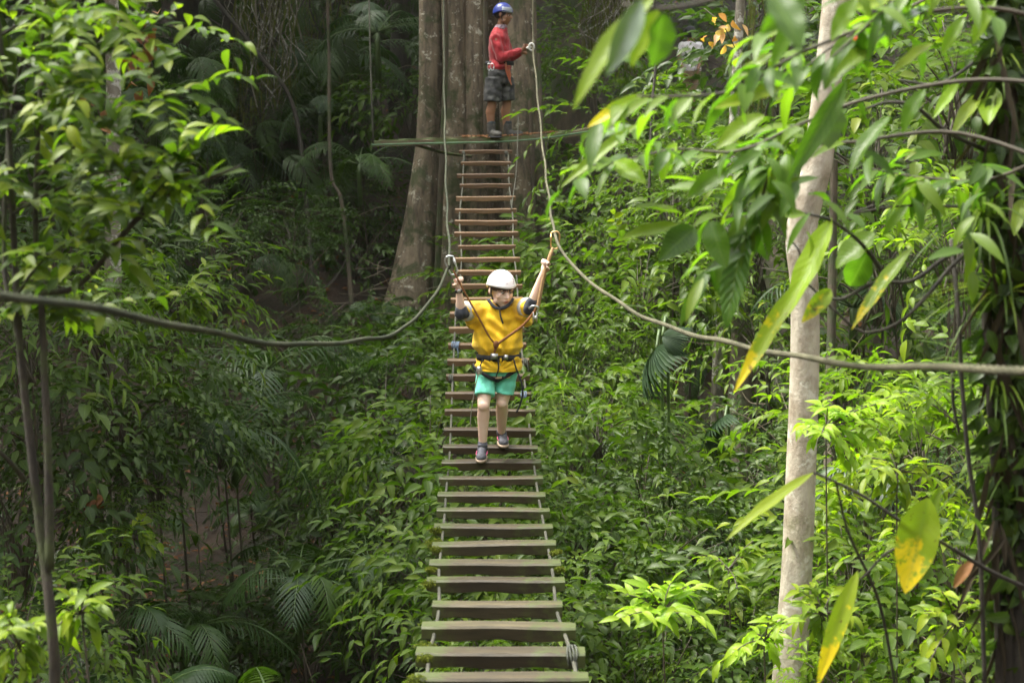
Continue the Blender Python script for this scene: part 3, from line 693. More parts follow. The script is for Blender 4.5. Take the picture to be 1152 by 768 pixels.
for pts in ([(500, -40, 20.95), (502, 60, 21.0), (498, 160, 21.0), (492, 300, 20.9), (486, 400, 20.7)], [(546, -40, 21.0), (547, 80, 21.1), (548, 170, 21.1)], [(606, 60, 21.2), (610, 160, 21.0), (622, 250, 20.8), (634, 320, 20.7), (640, 400, 20.6)], [(596, 110, 21.0), (600, 200, 20.95), (606, 330, 20.7)]):
    rough_tube(R_, [at(*p) for p in pts], [.028, .035, .05], 12, .08, 9)
R_.build('roots', M['mossbark'], gt)
# unseen crown added above the frame: limbs with leaf masses, placed for shade
A = Leaves(); B = MB(); top = at(535, -330, 21.8); rs = np.random.RandomState(8)
for i in range(16):
    a = rs.uniform(0, 2*PI); L_ = rs.uniform(4, 9.5)
    e = top+Vector((math.cos(a)*L_-2.2, math.sin(a)*L_*.9+1, rs.uniform(1.5, 4.5)))
    pts = catmull([top+Vector((0, 0, -.3)), top.lerp(e, .5)+Vector((0, 0, .8)), e], 5); B.tube(pts, [.22*(1-.8*j/10) for j in range(11)], 8)
    q = 60; th = rs.rand(q)*2*PI; rr = rs.rand(q)**.5*2.4
    c = np.stack([e.x+np.cos(th)*rr, e.y+np.sin(th)*rr, e.z+rs.normal(0, .5, q)], 1)
    for t_ in range(3): A.put(TB[t_], rot_zyx(rs.rand(20)*6.28, rs.normal(0, .4, 20), rs.normal(0, .3, 20)), c[t_*20:t_*20+20], rs.uniform(1.6, 2.6, 20), rs.rand(20))
B.build('limbs', M['mottled'], gt); link('crown', A.mesh('crown'), M['leaf_dark'], gt, True, True)

def trunk_tree(name, label, pts, rad, mat, group=None, n=24, amp=.04, seed=1, sprays=None):
    P = [at(*p) for p in pts]; base = P[-1]; g = gz(base.x, base.y)
    if base.z > g: P.append(Vector((base.x, base.y, g-.3))); rad = rad+[rad[-1]*1.15]
    t = thing(name, label, 'tree', (P[-1].x, P[-1].y, g), group)
    B = MB(); rough_tube(B, P, rad, n, amp, seed); B.build('trunk', M[mat], t)
    return t
# pale foreground trunk
pale = trunk_tree('pale_tree', 'slim pale barked tree leaning up to the top edge right of centre', [(950, -150, 8.7), (941, 0, 8.6), (927, 120, 8.55), (918, 190, 8.5), (901, 262, 8.5), (905, 330, 8.5), (905, 420, 8.5), (901, 540, 8.45), (896, 650, 8.4), (888, 768, 8.35), (884, 840, 8.3)],
                  [.076, .074, .074, .078, .082, .074, .078, .08, .084, .092, .1], 'palebark', n=40, amp=.022, seed=3)
A = Leaves(); e = at(950, -150, 8.7); rs = np.random.RandomState(12); B = MB()
for i in range(9):
    a = rs.uniform(0, 6.28); f = e+Vector((math.cos(a)*1.6, math.sin(a)*1.4, rs.uniform(.6, 1.8))); B.tube(catmull([e+Vector((0, 0, -.1)), e.lerp(f, .5)+Vector((0, 0, .2)), f], 4), [.04-.004*j for j in range(9)], 8)
    q = 14; A.put(TB[i % 8], rot_zyx(rs.rand(q)*6.28, rs.normal(0, .4, q)), np.array(f)[None]+rs.normal(0, .45, (q, 3)), rs.uniform(.9, 1.3, q), rs.rand(q))
B.build('limbs', M['palebark'], pale); link('crown', A.mesh('crown'), M['leaf_mid'], pale, True, True)

GT = 'thin trunks in the shaded forest'
for a in [
 ('mossy_tree', 'thick mossy trunk just right of the great trunk behind the rope', [(640, -120, 24.5), (642, 20, 24.4), (645, 100, 24.2), (650, 240, 24)], [.3, .3, .33, .42], 'mossbark', None, 30, .05, 5),
 ('mottled_tree', 'thin white mottled trunk behind the near sapling crown', [(124, -80, 13.5), (126, 40, 13.4), (128, 120, 13.3), (127, 240, 13.2), (130, 400, 13.1)], [.055, .058, .06, .065, .07], 'greybark', None, 20, .04, 6),
 ('sapling', 'thin crooked mossy stem with pale patches left of the great trunk', [(366, -60, 21), (370, 60, 20.9), (372, 190, 20.6), (384, 225, 20.5), (392, 300, 20.3), (397, 370, 20.0), (399, 430, 19.8)], [.018, .02, .024, .026, .028, .03, .032], 'mossbark', None, 12, .08, 7),
 ('forest_tree', 'dark trunk in deep shade, second from the palm at the platform', [(300, -80, 27), (308, 60, 26.8), (318, 150, 26.5), (324, 260, 26)], [.14, .15, .16, .2], 'darkbark', GT, 16, .05, 8),
 ('forest_tree', 'dark leaning trunk in deep shade beside the hanging roots', [(245, -80, 25), (262, 40, 25), (280, 130, 24.8), (285, 260, 24.5)], [.11, .12, .13, .16], 'darkbark', GT, 16, .05, 9),
 ('forest_tree', 'broad dark trunk at the upper left between the roots and the dead leaves', [(205, -80, 26), (208, 80, 26), (212, 200, 25.5), (214, 300, 25)], [.22, .23, .25, .3], 'darkbark', GT, 16, .05, 10),
 ('forest_tree', 'dark trunk left of the great trunk, behind the platform palm', [(452, -80, 26), (450, 60, 26), (446, 170, 25.6), (440, 260, 25)], [.16, .17, .18, .22], 'darkbark', GT, 16, .05, 11),
 ('forest_tree', 'dim trunk behind the upper stretch of the pale trunk', [(884, -60, 20), (880, 120, 19.8), (876, 300, 19), (872, 460, 16)], [.14, .15, .17, .2], 'mossbark', GT, 16, .05, 12),
 ('forest_tree', 'pale thin pole-like trunk among the orange dead leaves', [(836, -60, 17), (830, 60, 17), (825, 150, 17), (815, 330, 16.6), (808, 400, 16.4)], [.045, .05, .052, .055, .06], 'greybark', None, 12, .04, 13),
 ('forest_tree', 'thin mossy trunk behind the curved dark branches', [(938, 180, 13), (936, 330, 12.8), (934, 450, 12.6), (930, 620, 12)], [.03, .035, .04, .05], 'mossbark', GT, 14, .06, 14),
 ('forest_tree', 'dark mossy trunk behind the second fan leaf', [(838, 260, 15.5), (834, 380, 15.3), (828, 560, 14.5)], [.1, .11, .13], 'mossbark', GT, 14, .05, 15),
]: trunk_tree(*a)

# hanging roots and mosses, upper left and above the right end of the platform
def hanging(label, x0, x1, y0, y1, Y, n, mat, seed, name='hanging_roots', cat='roots', r=.008):
    rs = np.random.RandomState(seed); B = MB(); t = thing(name, label, cat, tuple(at((x0+x1)/2, y1, Y)))
    for i in range(n):
        x = rs.uniform(x0, x1); ye = rs.uniform((y0+y1)/2, y1); dy = rs.normal(0, .25)
        B.tube(catmull([at(x+rs.normal(0, 3)*k_, y0+(ye-y0)*k_/5, Y+dy) for k_ in range(6)], 3), [r*rs.uniform(.5, 1.6)]*16, 5)
    B.build('strands', M[mat], t)
    A = Leaves(); q = n*14; k_ = rs.rand(q); xx = rs.uniform(x0, x1, q); yy = y0+(y1-y0)*k_**1.1
    P = np.array([tuple(at(a_, b_, Y+rs.normal(0, .3))) for a_, b_ in zip(xx, yy)])
    A.add(P, np.stack([rs.normal(0, .15, q), rs.normal(0, .15, q), -np.ones(q)], 1), np.stack([rs.normal(0, 1, q), -np.ones(q), rs.normal(0, .3, q)], 1), rs.uniform(.1, .45, q), rs.uniform(.008, .02, q), 0, rs.rand(q))
    link('moss', A.mesh('moss', 'strip'), M['moss_hang'], t, True, True)
hanging('curtain of hanging roots and moss in the dark upper left', 260, 335, -60, 130, 23.5, 34, 'greybark', 1)
hanging('thin strands of hanging moss between two dark trunks', 300, 400, -60, 100, 25.5, 22, 'darkbark', 2)
hanging('curtain of pale hanging roots right of the mossy trunk at the top', 655, 712, -60, 70, 22.5, 40, 'greybark', 3)
hanging('thin hanging roots by the top of the pale trunk', 840, 885, -60, 110, 18, 20, 'darkbark', 4)
def liana(label, pts, r, mat='darkbark'):
    B = MB(); P = catmull([at(*p) for p in pts], 6); B.tube(P, r, 7, .08); return tag(B.build('liana', M[mat]), label, 'liana', 'lianas')
liana('dark liana hanging from the top left of the person in white', [(735, -20, 17), (738, 60, 17), (733, 130, 16.8), (730, 230, 16.5)], .015)
liana('dark liana crossing the shade from top left towards the palm', [(225, -20, 23), (290, 60, 22.6), (330, 120, 22.4), (345, 230, 22), (352, 330, 20.8)], .03)
liana('thin slanting vine left of the thin crooked stem', [(285, 385, 19), (330, 345, 19.4), (375, 315, 20), (400, 270, 20.6)], .009, 'darkbark')
liana('dark vine hanging below the curved branches through the rope', [(1070, 270, 5.4), (1078, 350, 5.3), (1082, 430, 5.3), (1090, 520, 5.3), (1102, 610, 5.3), (1108, 780, 5.3)], .008)
liana('thin dark vine hanging right of the other vine at the rope', [(1086, 350, 5.6), (1075, 400, 5.6), (1072, 450, 5.6), (1082, 500, 5.6)], .006)

# clusters of dead brown leaves caught in the vegetation
def dead(label, px, py, Y, n, rx, ry, mat='leaf_dead', L=.2, seed=1):
    rs = np.random.RandomState(seed); A = Leaves(); t = thing('dead_leaves', label, 'dead leaves', tuple(at(px, py, Y)))
    P = np.array([tuple(at(px+rs.normal(0, rx), py+rs.normal(0, ry), Y+rs.normal(0, .12))) for _ in range(n)])
    A.add(P, np.stack([rs.normal(0, .5, n), rs.normal(0, .5, n), rs.uniform(-1.4, -.1, n)], 1), np.stack([rs.normal(0, .6, n), -np.ones(n), rs.normal(0, .5, n)+.4], 1), rs.uniform(.5, 1, n)*L, rs.uniform(.3, .5, n)*L, rs.uniform(-.3, .8, n), rs.rand(n))
    link('leaves', A.mesh('leaves', 'mid', fold=.4), M[mat], t, True, True)
    B = MB(); B.tube([at(px-rx*1.5, py-ry*1.6, Y+.05), at(px, py-ry*.4, Y), at(px+rx, py+ry*1.6, Y)], .006, 5); B.build('twig', M['stem'], t)
dead('hanging bunch of withered red-brown leaves beside the mottled trunk', 163, 62, 12.6, 26, 9, 18, seed=2)
dead('small reddish withered leaves left of the mottled trunk', 108, 118, 11.5, 9, 6, 14, seed=3, L=.14)
dead('withered brown leaves in the green bush at the lower left', 108, 560, 11.3, 7, 5, 10, seed=4, L=.13)
M['leaf_orange'] = leaf_mat('leaf_orange', [(0, (.50, .20, .02)), (.5, (.6, .3, .08)), (1, (.62, .42, .3))], .4, .6, .3, 0)
dead('orange and pink old leaves around the pole-like trunk at the top', 813, 32, 16.5, 16, 14, 14, 'leaf_orange', .17, 5)
# ------------------------------------------------------------------ rope bridge
PLK = [(169,516.3,576.4),(182,518.3,574.7),(195.7,514,578.4),(207,517,575.7),(221,512.8,580),(235,511.8,581),(248,511.6,582),(261,511,583),(276,515,580),(290,511.6,585),(304.6,514.6,586),(320,508.4,587.6),
 (336,507,588),(352,506,589),(369,505,590),(386.7,504,592),(405,503,595.4),(422,501.7,596),(442,501,598),(461.7,500,602),(482.5,499,602.7),(502.5,498,605),(520,496.7,609),(538,493.7,610.7),(556,492,613.7),
 (573.5,491,618.6),(592.5,488,622),(613,486,625.7),(634,482.5,631),(654,479.5,635.5),(680,486,633),(705,474,648),(734,467.5,658.7),(763,465.6,662.5),(795,458,672)]
WY = [169, 221, 261, 320, 405, 461, 520, 574, 613, 654, 705, 763, 800]; WW = [60, 67, 72.5, 79, 92, 101, 111.5, 126, 140, 155, 174, 197, 214]
def plank_Y(py): return 1188/float(np.interp(py, WY, WW))
def plank_top(px, py): return at(px, py, plank_Y(py))
br = thing('rope_bridge', 'long rope bridge of wooden plank steps hanging down from the platform towards the camera', 'bridge', tuple(plank_top(555, 520)))
random.seed(4); side = {-1: [], 1: []}
for i, (py, xl, xr) in enumerate(PLK):
    Y = plank_Y(py); th = float(np.interp(Y, [8, 12], [.062, .052]))*random.uniform(.9, 1.08); dp = .092*random.uniform(.9, 1.12)
    a, b = at(xl, py, Y), at(xr, py+random.uniform(-1, 1)*1.6*(Y < 15), Y+random.uniform(-.02, .02))
    a.y += dp/2; b.y += dp/2
    c = (a+b)/2; d = (b-a); L = d.length; ex = d.normalized()
    # a rounded, slightly warped board
    n = 14; vs = []; fs = []; sec = [(-.5, -.42), (-.42, -.5), (.42, -.5), (.5, -.42), (.5, .36), (.40, .5), (-.40, .5), (-.5, .36)]
    q = [random.uniform(0, 6) for _ in range(4)]
    for k in range(n+1):
        t = k/n; x = (t-.5)*L; w_ = 1+.03*math.sin(t*6+q[0])+.015*math.sin(t*23+q[1]); e_ = .9 if k in (0, n) else 1
        zz = .003*math.sin(t*4+q[2]); yy = .003*math.sin(t*5+q[3])
        for (u, v) in sec: vs.append((x, yy+u*dp*w_*e_, zz+(v-.5)*th*(1+.08*math.sin(t*13+q[2]+u*4))*e_))
    m_ = len(sec)
    fs = [(k*m_+j, k*m_+(j+1) % m_, (k+1)*m_+(j+1) % m_, (k+1)*m_+j) for k in range(n) for j in range(m_)]+[tuple(reversed(range(m_))), tuple(n*m_+j for j in range(m_))]
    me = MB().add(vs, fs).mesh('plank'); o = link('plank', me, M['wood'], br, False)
    o.location = c-br.location; o.rotation_euler = (random.uniform(-.05, .05), -math.asin(ex.z), math.asin(ex.y))
    for s_, e in ((-1, a), (1, b)):
        ins = (.045 if s_ > 0 else .05)+(.0 if L > .6 else 0)
        side[s_].append(e + ex*(-s_*ins) + Vector((0, 0, -th*.55)))
M['cable'] = rope_mat('bridge_rope', (.045, .045, .03), (.10, .098, .07), 120)
for s_ in (-1, 1):
    pts = side[s_]; y0 = pts[-1]+(pts[-1]-pts[-2])*4; y0.z = pts[-1].z+.10
    # smooth the rope a little along its length
    sm = [pts[0]+Vector((0, .45, .10))]+[Vector(((pts[max(i-1, 0)].x+pts[i].x*2+pts[min(i+1, len(pts)-1)].x)/4, pts[i].y, pts[i].z)) for i in range(len(pts))]+[y0]
    MB().tube(catmull(sm, 3), .0085, 8, .06).build('side_rope', M['cable'], br)
M['mosstuft'] = simple('moss_tuft', (.13, .17, .03), .95, 30, .4, bmp=1, bscale=60)
def tuft(px, py, r):
    p = plank_top(px, py)+Vector((0, .04, -.01)); A = Leaves(); n = 420; v = nrm(RS.normal(0, 1, (n, 3)))
    A.add(np.array(p)+v*r*.6*RS.uniform(.2, 1, (n, 1))*np.array([1.4, .9, .8]), v*.7+np.array([0, 0, -.8]), RS.normal(0, 1, (n, 3)), r*RS.uniform(.15, .45, n), .004, .4, RS.rand(n))
    link('moss_tuft', A.mesh('moss_tuft', 'strip'), M['moss_hang2'], br, True, True)
M['moss_hang2'] = leaf_mat('moss_bright', [(0, (.05, .07, .010)), (1, (.16, .18, .02))], .3, .9, .2, 0)
for a in [(489, 595, .05), (488, 610, .06), (490, 617, .04), (482, 656, .045), (484, 640, .035), (479, 728, .055), (628, 620, .03), (630, 640, .035), (467, 765, .05), (623, 622, .03), (477, 740, .04)]: tuft(*a)
M['blue_cord'] = simple('blue_cord', (.10, .14, .20), .7, 20, .4); M['cord'] = simple('grey_cord', (.06, .065, .05), .8, 30, .3)
def tie(px, py, mat, r=.034, loops=4, nm='rope_tie'):
    p = plank_top(px, py)+Vector((0, .045, -.023)); B = MB()
    for k in range(loops):
        pts = []
        for j in range(17):
            a = 2*PI*j/16; pts.append(p+Vector(((k-loops/2)*.011+.004*math.sin(a*2+k), math.cos(a)*.057, math.sin(a)*r)))
        B.tube(pts, .0045, 6)
    B.tube([p+Vector((.01, -.055, 0)), p+Vector((.02, -.06, -.07)), p+Vector((.012, -.05, -.13))], .004, 6)
    B.build(nm, mat, br)
tie(513, 387, M['blue_cord'], .036, 6); tie(590, 443, M['blue_cord'], .036, 4); tie(645, 735, M['cord'], .04, 4); tie(508, 424, M['cord'], .034, 3); tie(592, 406, M['cord'], .034, 3); tie(570, 171, M['cord'], .034, 3); tie(522, 171, M['cord'], .034, 3)

# ------------------------------------------------------------------ platform round the trunk
def deck_mat():
    m, nt, b = newmat('mossy_deck'); b.inputs['Roughness'].default_value = .8
    c = ramp(nt, noise(nt, 7, 8, .7, stretch=(.3, 1, 1)), [(.35, (.07, .055, .03)), (.6, (.16, .12, .07))])
    c = mix(nt, ramp(nt, noise(nt, 4, 8, .75), [(.42, (0, 0, 0)), (.55, (1, 1, 1))]), c, (.085, .12, .035)); nt.links.new(c, b.inputs['Base Color'])
    bump(nt, b, noise(nt, 30, 6), .7, .01); return m
M['deck'] = deck_mat(); M['green_rope'] = rope_mat('green_rope', (.07, .14, .07), (.16, .26, .15), 60)
pf = thing('platform', 'narrow mossy tree platform of long boards where the guide stands', 'platform', tuple(at(560, 158, 20.1)))
for (p0, p1, p2, dy) in [((419, 161), (500, 158.5), (562, 157), 0), ((427, 159.5), (500, 157), (565, 155.5), .17), ((556, 157), (620, 152.5), (682, 144), 0), ((556, 155.5), (622, 150.5), (690, 142.5), .17), ((500, 156), (560, 154.5), (612, 151), .34)]:
    pts = catmull([at(*p0, 20.0+dy), at(*p1, 20.0+dy), at(*p2, 20.0+dy+.05)], 8); B = MB(); vs = []; n = len(pts)
    for k, p in enumerate(pts):
        w_ = .075+.006*math.sin(k*1.3+dy*9)
        for (u, v) in ((-1, -.045), (-1, .022), (1, .022), (1, -.045)): vs.append(p+Vector((0, u*w_, v+.003*math.sin(k*2.1+u))))
    B.add(vs, [(k*4+j, k*4+(j+1) % 4, (k+1)*4+(j+1) % 4, (k+1)*4+j) for k in range(n-1) for j in range(4)]+[(3, 2, 1, 0), tuple((n-1)*4+j for j in range(4))]); B.build('board', M['deck'], pf, False)
B = MB(); B.tube(catmull([at(418, 163, 19.86), at(470, 161.5, 19.86), at(520, 160.5, 19.86), at(562, 159.5, 19.86), at(612, 155.5, 19.86), at(675, 146, 19.9)], 6), .010, 8, .05); B.build('edge_rope', M['green_rope'], pf)
B = MB(); B.tube([at(420, 163, 19.9), at(419, 140, 19.95), at(418, 110, 20), at(416, 40, 20.3), at(414, -60, 20.8)], .011, 7); B.build('hanger_rope', M['cable'], pf)
B = MB(); B.tube(catmull([at(468, 163, 19.95), at(500, 172, 20.4), at(530, 176, 20.9)], 5), .02, 7); B.build('brace', M['deck'], pf)
A = Leaves(); n = 260; xx = RS.uniform(520, 625, n); P = np.array([tuple(at(x_, 156.3-max(0, (x_-560))*.075, 20.0)+Vector((0, RS.uniform(-.05, .35), .03))) for x_ in xx]); a = RS.rand(n)*6.28
A.add(P, np.stack([np.cos(a), np.sin(a), RS.uniform(0, .5, n)], 1), np.stack([RS.normal(0, .3, n), -.3*np.ones(n), np.ones(n)], 1), RS.uniform(.03, .09, n), RS.uniform(.015, .035, n), .3, RS.rand(n))
link('fallen_leaves', A.mesh('fallen_leaves'), M['leaf_dead'], pf, True, True)

# ------------------------------------------------------------------ hand ropes
M['hand_rope'] = rope_mat('hand_rope', (.022, .03, .012), (.065, .07, .035), 110); M['hand_rope2'] = rope_mat('hand_rope_brown', (.06, .058, .028), (.14, .13, .075), 110)
def rope(label, pts, r, mat, k=8, tail=None):
    # three laid strands: a lobed section turning along the rope, with slight slack
    P = catmull([at(*p) for p in pts], 90); n = 12; vs = []; s_ = 0; B = MB()
    for i, p_ in enumerate(P):
        t_ = (P[min(i+1, len(P)-1)]-P[max(i-1, 0)]).normalized(); s_ += (p_-P[i-1]).length if i else 0
        a_ = t_.cross(Vector((0, 0, 1))); a_ = a_.normalized() if a_.length > .05 else Vector((1, 0, 0)); b_ = t_.cross(a_); k_ = Vector((0, 0, .006*math.sin(s_*2.1)+.004*math.sin(s_*5.3+1))) + a_*(.005*math.sin(s_*3.3))
        for j in range(n):
            w_ = 2*PI*j/n; rr = r*(1+.17*math.cos(3*(w_-s_*60)))*(1+.04*math.sin(s_*9)); vs.append(p_+k_+a_*math.cos(w_)*rr+b_*math.sin(w_)*rr)
    B.add(vs, [(i*n+j, i*n+(j+1) % n, (i+1)*n+(j+1) % n, (i+1)*n+j) for i in range(len(P)-1) for j in range(n)])
    return tag(B.build('hand_rope', M[mat]), label, 'rope', 'hand ropes')
rope('rope running from the great trunk down to the silver carabiner, then out the left edge', [(499, -120, 21.2), (499, -20, 20.6), (499.5, 80, 18.6), (501, 170, 15.6), (503, 240, 12.9), (506, 293, 10.55), (503, 305, 10.4), (487, 335, 9.6), (462, 362, 8.6), (425, 381, 7.4), (360, 387, 6.1), (290, 382, 5.2), (200, 368, 4.3), (100, 349, 3.55), (0, 329, 3.0), (-150, 296, 2.4)], .0088, 'hand_rope')
rope('rope running past the guide down to the gold carabiner, then out the right edge', [(594, -120, 20.4), (599, 0, 19.9), (600, 53, 19.6), (604, 100, 17.9), (611, 170, 15.4), (618, 225, 12.7), (624, 262, 10.65), (640, 292, 10.1), (670, 323, 9.3), (710, 348, 8.4), (770, 373, 7.2), (830, 389, 6.2), (900, 401, 5.3), (1000, 411, 4.4), (1080, 415, 3.85), (1152, 418, 3.5), (1300, 421, 2.9)], .0095, 'hand_rope2')
tag(MB().tube(catmull([at(583, 130, 19.8), at(582, 170, 19.3), at(580, 200, 18.7), at(575, 236, 17.1)], 6), .006, 7).build('stay_rope', M['cable']), 'thin cord running from the platform to a plank end right of the upper planks', 'rope')
# ------------------------------------------------------------------ people
def skin_mat(name, col, red):
    m, nt, b = newmat(name); b.inputs['Roughness'].default_value = .5; b.inputs['Subsurface Weight'].default_value = .12; b.inputs['Subsurface Radius'].default_value = (.02, .008, .004); b.inputs['Subsurface Scale'].default_value = .3
    c = mix(nt, ramp(nt, noise(nt, 12, 4), [(.4, (0, 0, 0)), (.7, (.5, .5, .5))]), col, red); nt.links.new(c, b.inputs['Base Color']); return m
def cloth(name, col, sc=9, amt=.12, b_=.5):
    m, nt, b = newmat(name); b.inputs['Roughness'].default_value = .85; b.inputs['Sheen Weight'].default_value = .15
    c = ramp(nt, noise(nt, sc, 5), [(.3, tuple(x*(1-amt) for x in col)), (.7, tuple(min(1, x*(1+amt)) for x in col))]); nt.links.new(c, b.inputs['Base Color'])
    bump(nt, b, noise(nt, sc*1.2, 3, .5, stretch=(1, 1, .5)), b_, .04); return m
M['skin'] = skin_mat('fair_skin', (.75, .55, .43), (.72, .42, .32)); M['skin2'] = skin_mat('brown_skin', (.25, .125, .07), (.27, .12, .07))
M['yellow'] = cloth('yellow_shirt', (.80, .50, .012)); M['navy'] = cloth('dark_sleeve', (.022, .026, .036)); M['teal'] = cloth('turquoise_shorts', (.16, .64, .47))
M['red'] = cloth('red_jacket', (.30, .012, .018), 14, .25, .8); M['scarf'] = cloth('patterned_scarf', (.20, .14, .17), 60, .9)
M['black'] = simple('black_webbing', (.018, .018, .02), .7, 20, .3); M['strap'] = simple('grey_webbing', (.16, .15, .12), .8, 20, .2)
M['white_plastic'] = simple('white_plastic', (.82, .80, .80), .35, 6, .03); M['brownhair'] = simple('brown_hair', (.055, .03, .017), .6, 80, .5, bmp=.8, bscale=140)
M['steel'] = simple('steel', (.62, .63, .64), .28, 20, .06, metal=1); M['gold'] = simple('gold_aluminium', (.62, .40, .18), .35, 20, .06, metal=.8); M['white_cord'] = simple('white_cord', (.6, .6, .58), .6)
M['lanyard'] = rope_mat('lanyard_rope', (.20, .075, .02), (.36, .15, .05), 140); M['tanlanyard'] = rope_mat('tan_lanyard', (.36, .21, .09), (.5, .31, .15), 140)
M['lip'] = simple('lips', (.42, .16, .12), .45); M['lip2'] = simple('lips_dark', (.16, .06, .045), .5); M['eye'] = simple('eye_white', (.55, .52, .48), .25); M['iris'] = simple('dark_iris', (.03, .02, .012), .2)
M['shoe'] = simple('grey_shoe', (.075, .075, .09), .8, 40, .5); M['pink'] = simple('pink_trim', (.55, .10, .20), .6); M['sole'] = simple('pale_sole', (.40, .30, .22), .7); M['boot'] = simple('worn_boot', (.055, .052, .045), .7, 30, .5); M['sock'] = simple('dark_sock', (.02, .026, .028), .9)
M['blue'] = simple('blue_shell', (.018, .032, .19), .35, 10, .1); M['greyshell'] = simple('grey_shell', (.22, .24, .27), .35, 10, .1); M['glove'] = simple('pale_glove', (.5, .49, .45), .7)
def camo_mat():
    m, nt, b = newmat('camouflage_shorts'); b.inputs['Roughness'].default_value = .9; v = N(nt, 'ShaderNodeTexVoronoi'); v.inputs['Scale'].default_value = 22; v.inputs['Randomness'].default_value = 1
    tc = N(nt, 'ShaderNodeTexCoord'); nt.links.new(tc.outputs['Object'], v.inputs['Vector']); sp = N(nt, 'ShaderNodeSeparateColor'); nt.links.new(v.outputs['Color'], sp.inputs[0])
    nt.links.new(ramp(nt, sp.outputs[0], [(0, (.035, .036, .036)), (.4, (.06, .06, .058)), (.7, (.022, .023, .024)), (.85, (.09, .09, .085))]), b.inputs['Base Color']); return m
M['camo'] = camo_mat()

def frame_from(fwd, up=(0, 0, 1)):
    """columns: right, forward, up"""
    f = Vector(fwd).normalized(); r = f.cross(Vector(up)).normalized(); u = r.cross(f); return Matrix((r, f, u)).transposed()

def hand(B, wrist, direction, palm_n, sc, curl=1.15, thumb=1, grip=.012):
    """palm, four curled fingers, a thumb leaving the side; direction: wrist to knuckles, palm_n: where the palm faces"""
    d = Vector(direction).normalized(); n = Vector(palm_n); n = (n-d*n.dot(d)).normalized(); s = d.cross(n)*thumb
    w = Vector(wrist); R = Matrix((s, n, d)).transposed()
    B.ball(w+d*.038*sc, (.033*sc, .014*sc, .044*sc), R); B.cap(w, w+d*.02*sc, .019*sc, .021*sc, 10)
    for i, (o, ln) in enumerate(((-.027, .060), (-.009, .070), (.009, .066), (.026, .052))):
        p = w+d*.072*sc+s*(-o)*sc*-1*-1; a = 0; q = p
        for k, fr in enumerate((.42, .32, .26)):
            a += curl*(.75 if k == 0 else 1)
            dr_ = d*math.cos(a)+n*math.sin(a); e = q+dr_*ln*fr*sc*1.15
            B.cap(q, e, (.0088-.0009*k)*sc, (.0082-.0009*k)*sc, 8); q = e
    p = w+d*.022*sc+s*.026*sc; e1 = p+(d*.65+s*.55+n*.5).normalized()*.032*sc; e2 = e1+(d*.35-s*.15+n*.9).normalized()*.028*sc
    B.cap(p, e1, .0115*sc, .0098*sc, 8); B.cap(e1, e2, .0098*sc, .008*sc, 8)

def head_parts(B, c, R, s):
    """skull, jaw, cheeks, nose, ears; s = half head height"""
    P = lambda x, y, z: Vector(c)+R @ Vector((x*s, y*s, z*s))
    B.ball(P(0, -.12, .22), (.68*s, .80*s, .74*s), R); B.ball(P(0, .16, -.25), (.54*s, .58*s, .66*s), R); B.ball(P(0, .36, -.72), (.26*s, .27*s, .22*s), R)
    for e in (-1, 1):
        B.ball(P(.30*e, .44, -.20), (.22*s, .2*s, .24*s), R); B.ball(P(.70*e, -.05, -.02), (.07*s, .16*s, .22*s), R); B.ball(P(.45*e, .2, -.55), (.15*s, .25*s, .2*s), R)
        B.ball(P(.24*e, .64, .17), (.22*s, .10*s, .055*s), R)
    B.cap(P(0, .70, .08), P(0, .90, -.20), .07*s, .105*s, 8); B.ball(P(.09, .82, -.23), .065*s); B.ball(P(-.09, .82, -.23), .065*s)
    B.ball(P(0, .66, -.46), (.2*s, .13*s, .13*s), R)
    return P
def face_bits(P, R, s, parent, lip, hairmat):
    for e in (-1, 1):
        eo = MB().ball(P(.245*e, .655, .03), (.105*s, .07*s, .062*s), R, 12, 8).build('eye', M['eye'], parent)
        MB().ball(P(.25*e, .71, .01), (.055*s, .03*s, .05*s), R, 10, 8).build('iris', M['iris'], eo)
    for e in (-1, 1): MB().tube(catmull([P(.12*e, .735, .20), P(.26*e, .72, .25), P(.42*e, .62, .19)], 4), [.02*s, .03*s, .035*s, .035*s, .035*s, .034*s, .03*s, .025*s, .012*s], 6).build('eyebrow', hairmat, parent)
    for e in (-1, 1): MB().tube(catmull([P(.145*e, .70, .065), P(.25*e, .725, .10), P(.36*e, .65, .06)], 3), .012*s, 5).build('eyelash', hairmat, parent)
    ml = MB(); ml.tube(catmull([P(-.17, .74, -.475), P(0, .80, -.45), P(.17, .74, -.475)], 4), [.008*s, .02*s, .03*s, .035*s, .03*s, .035*s, .03*s, .02*s, .008*s], 6)
    ml.tube(catmull([P(-.13, .74, -.51), P(0, .79, -.53), P(.13, .74, -.51)], 4), [.008*s, .025*s, .035*s, .04*s, .042*s, .04*s, .035*s, .025*s, .008*s], 6); ml.build('lips', lip, parent)

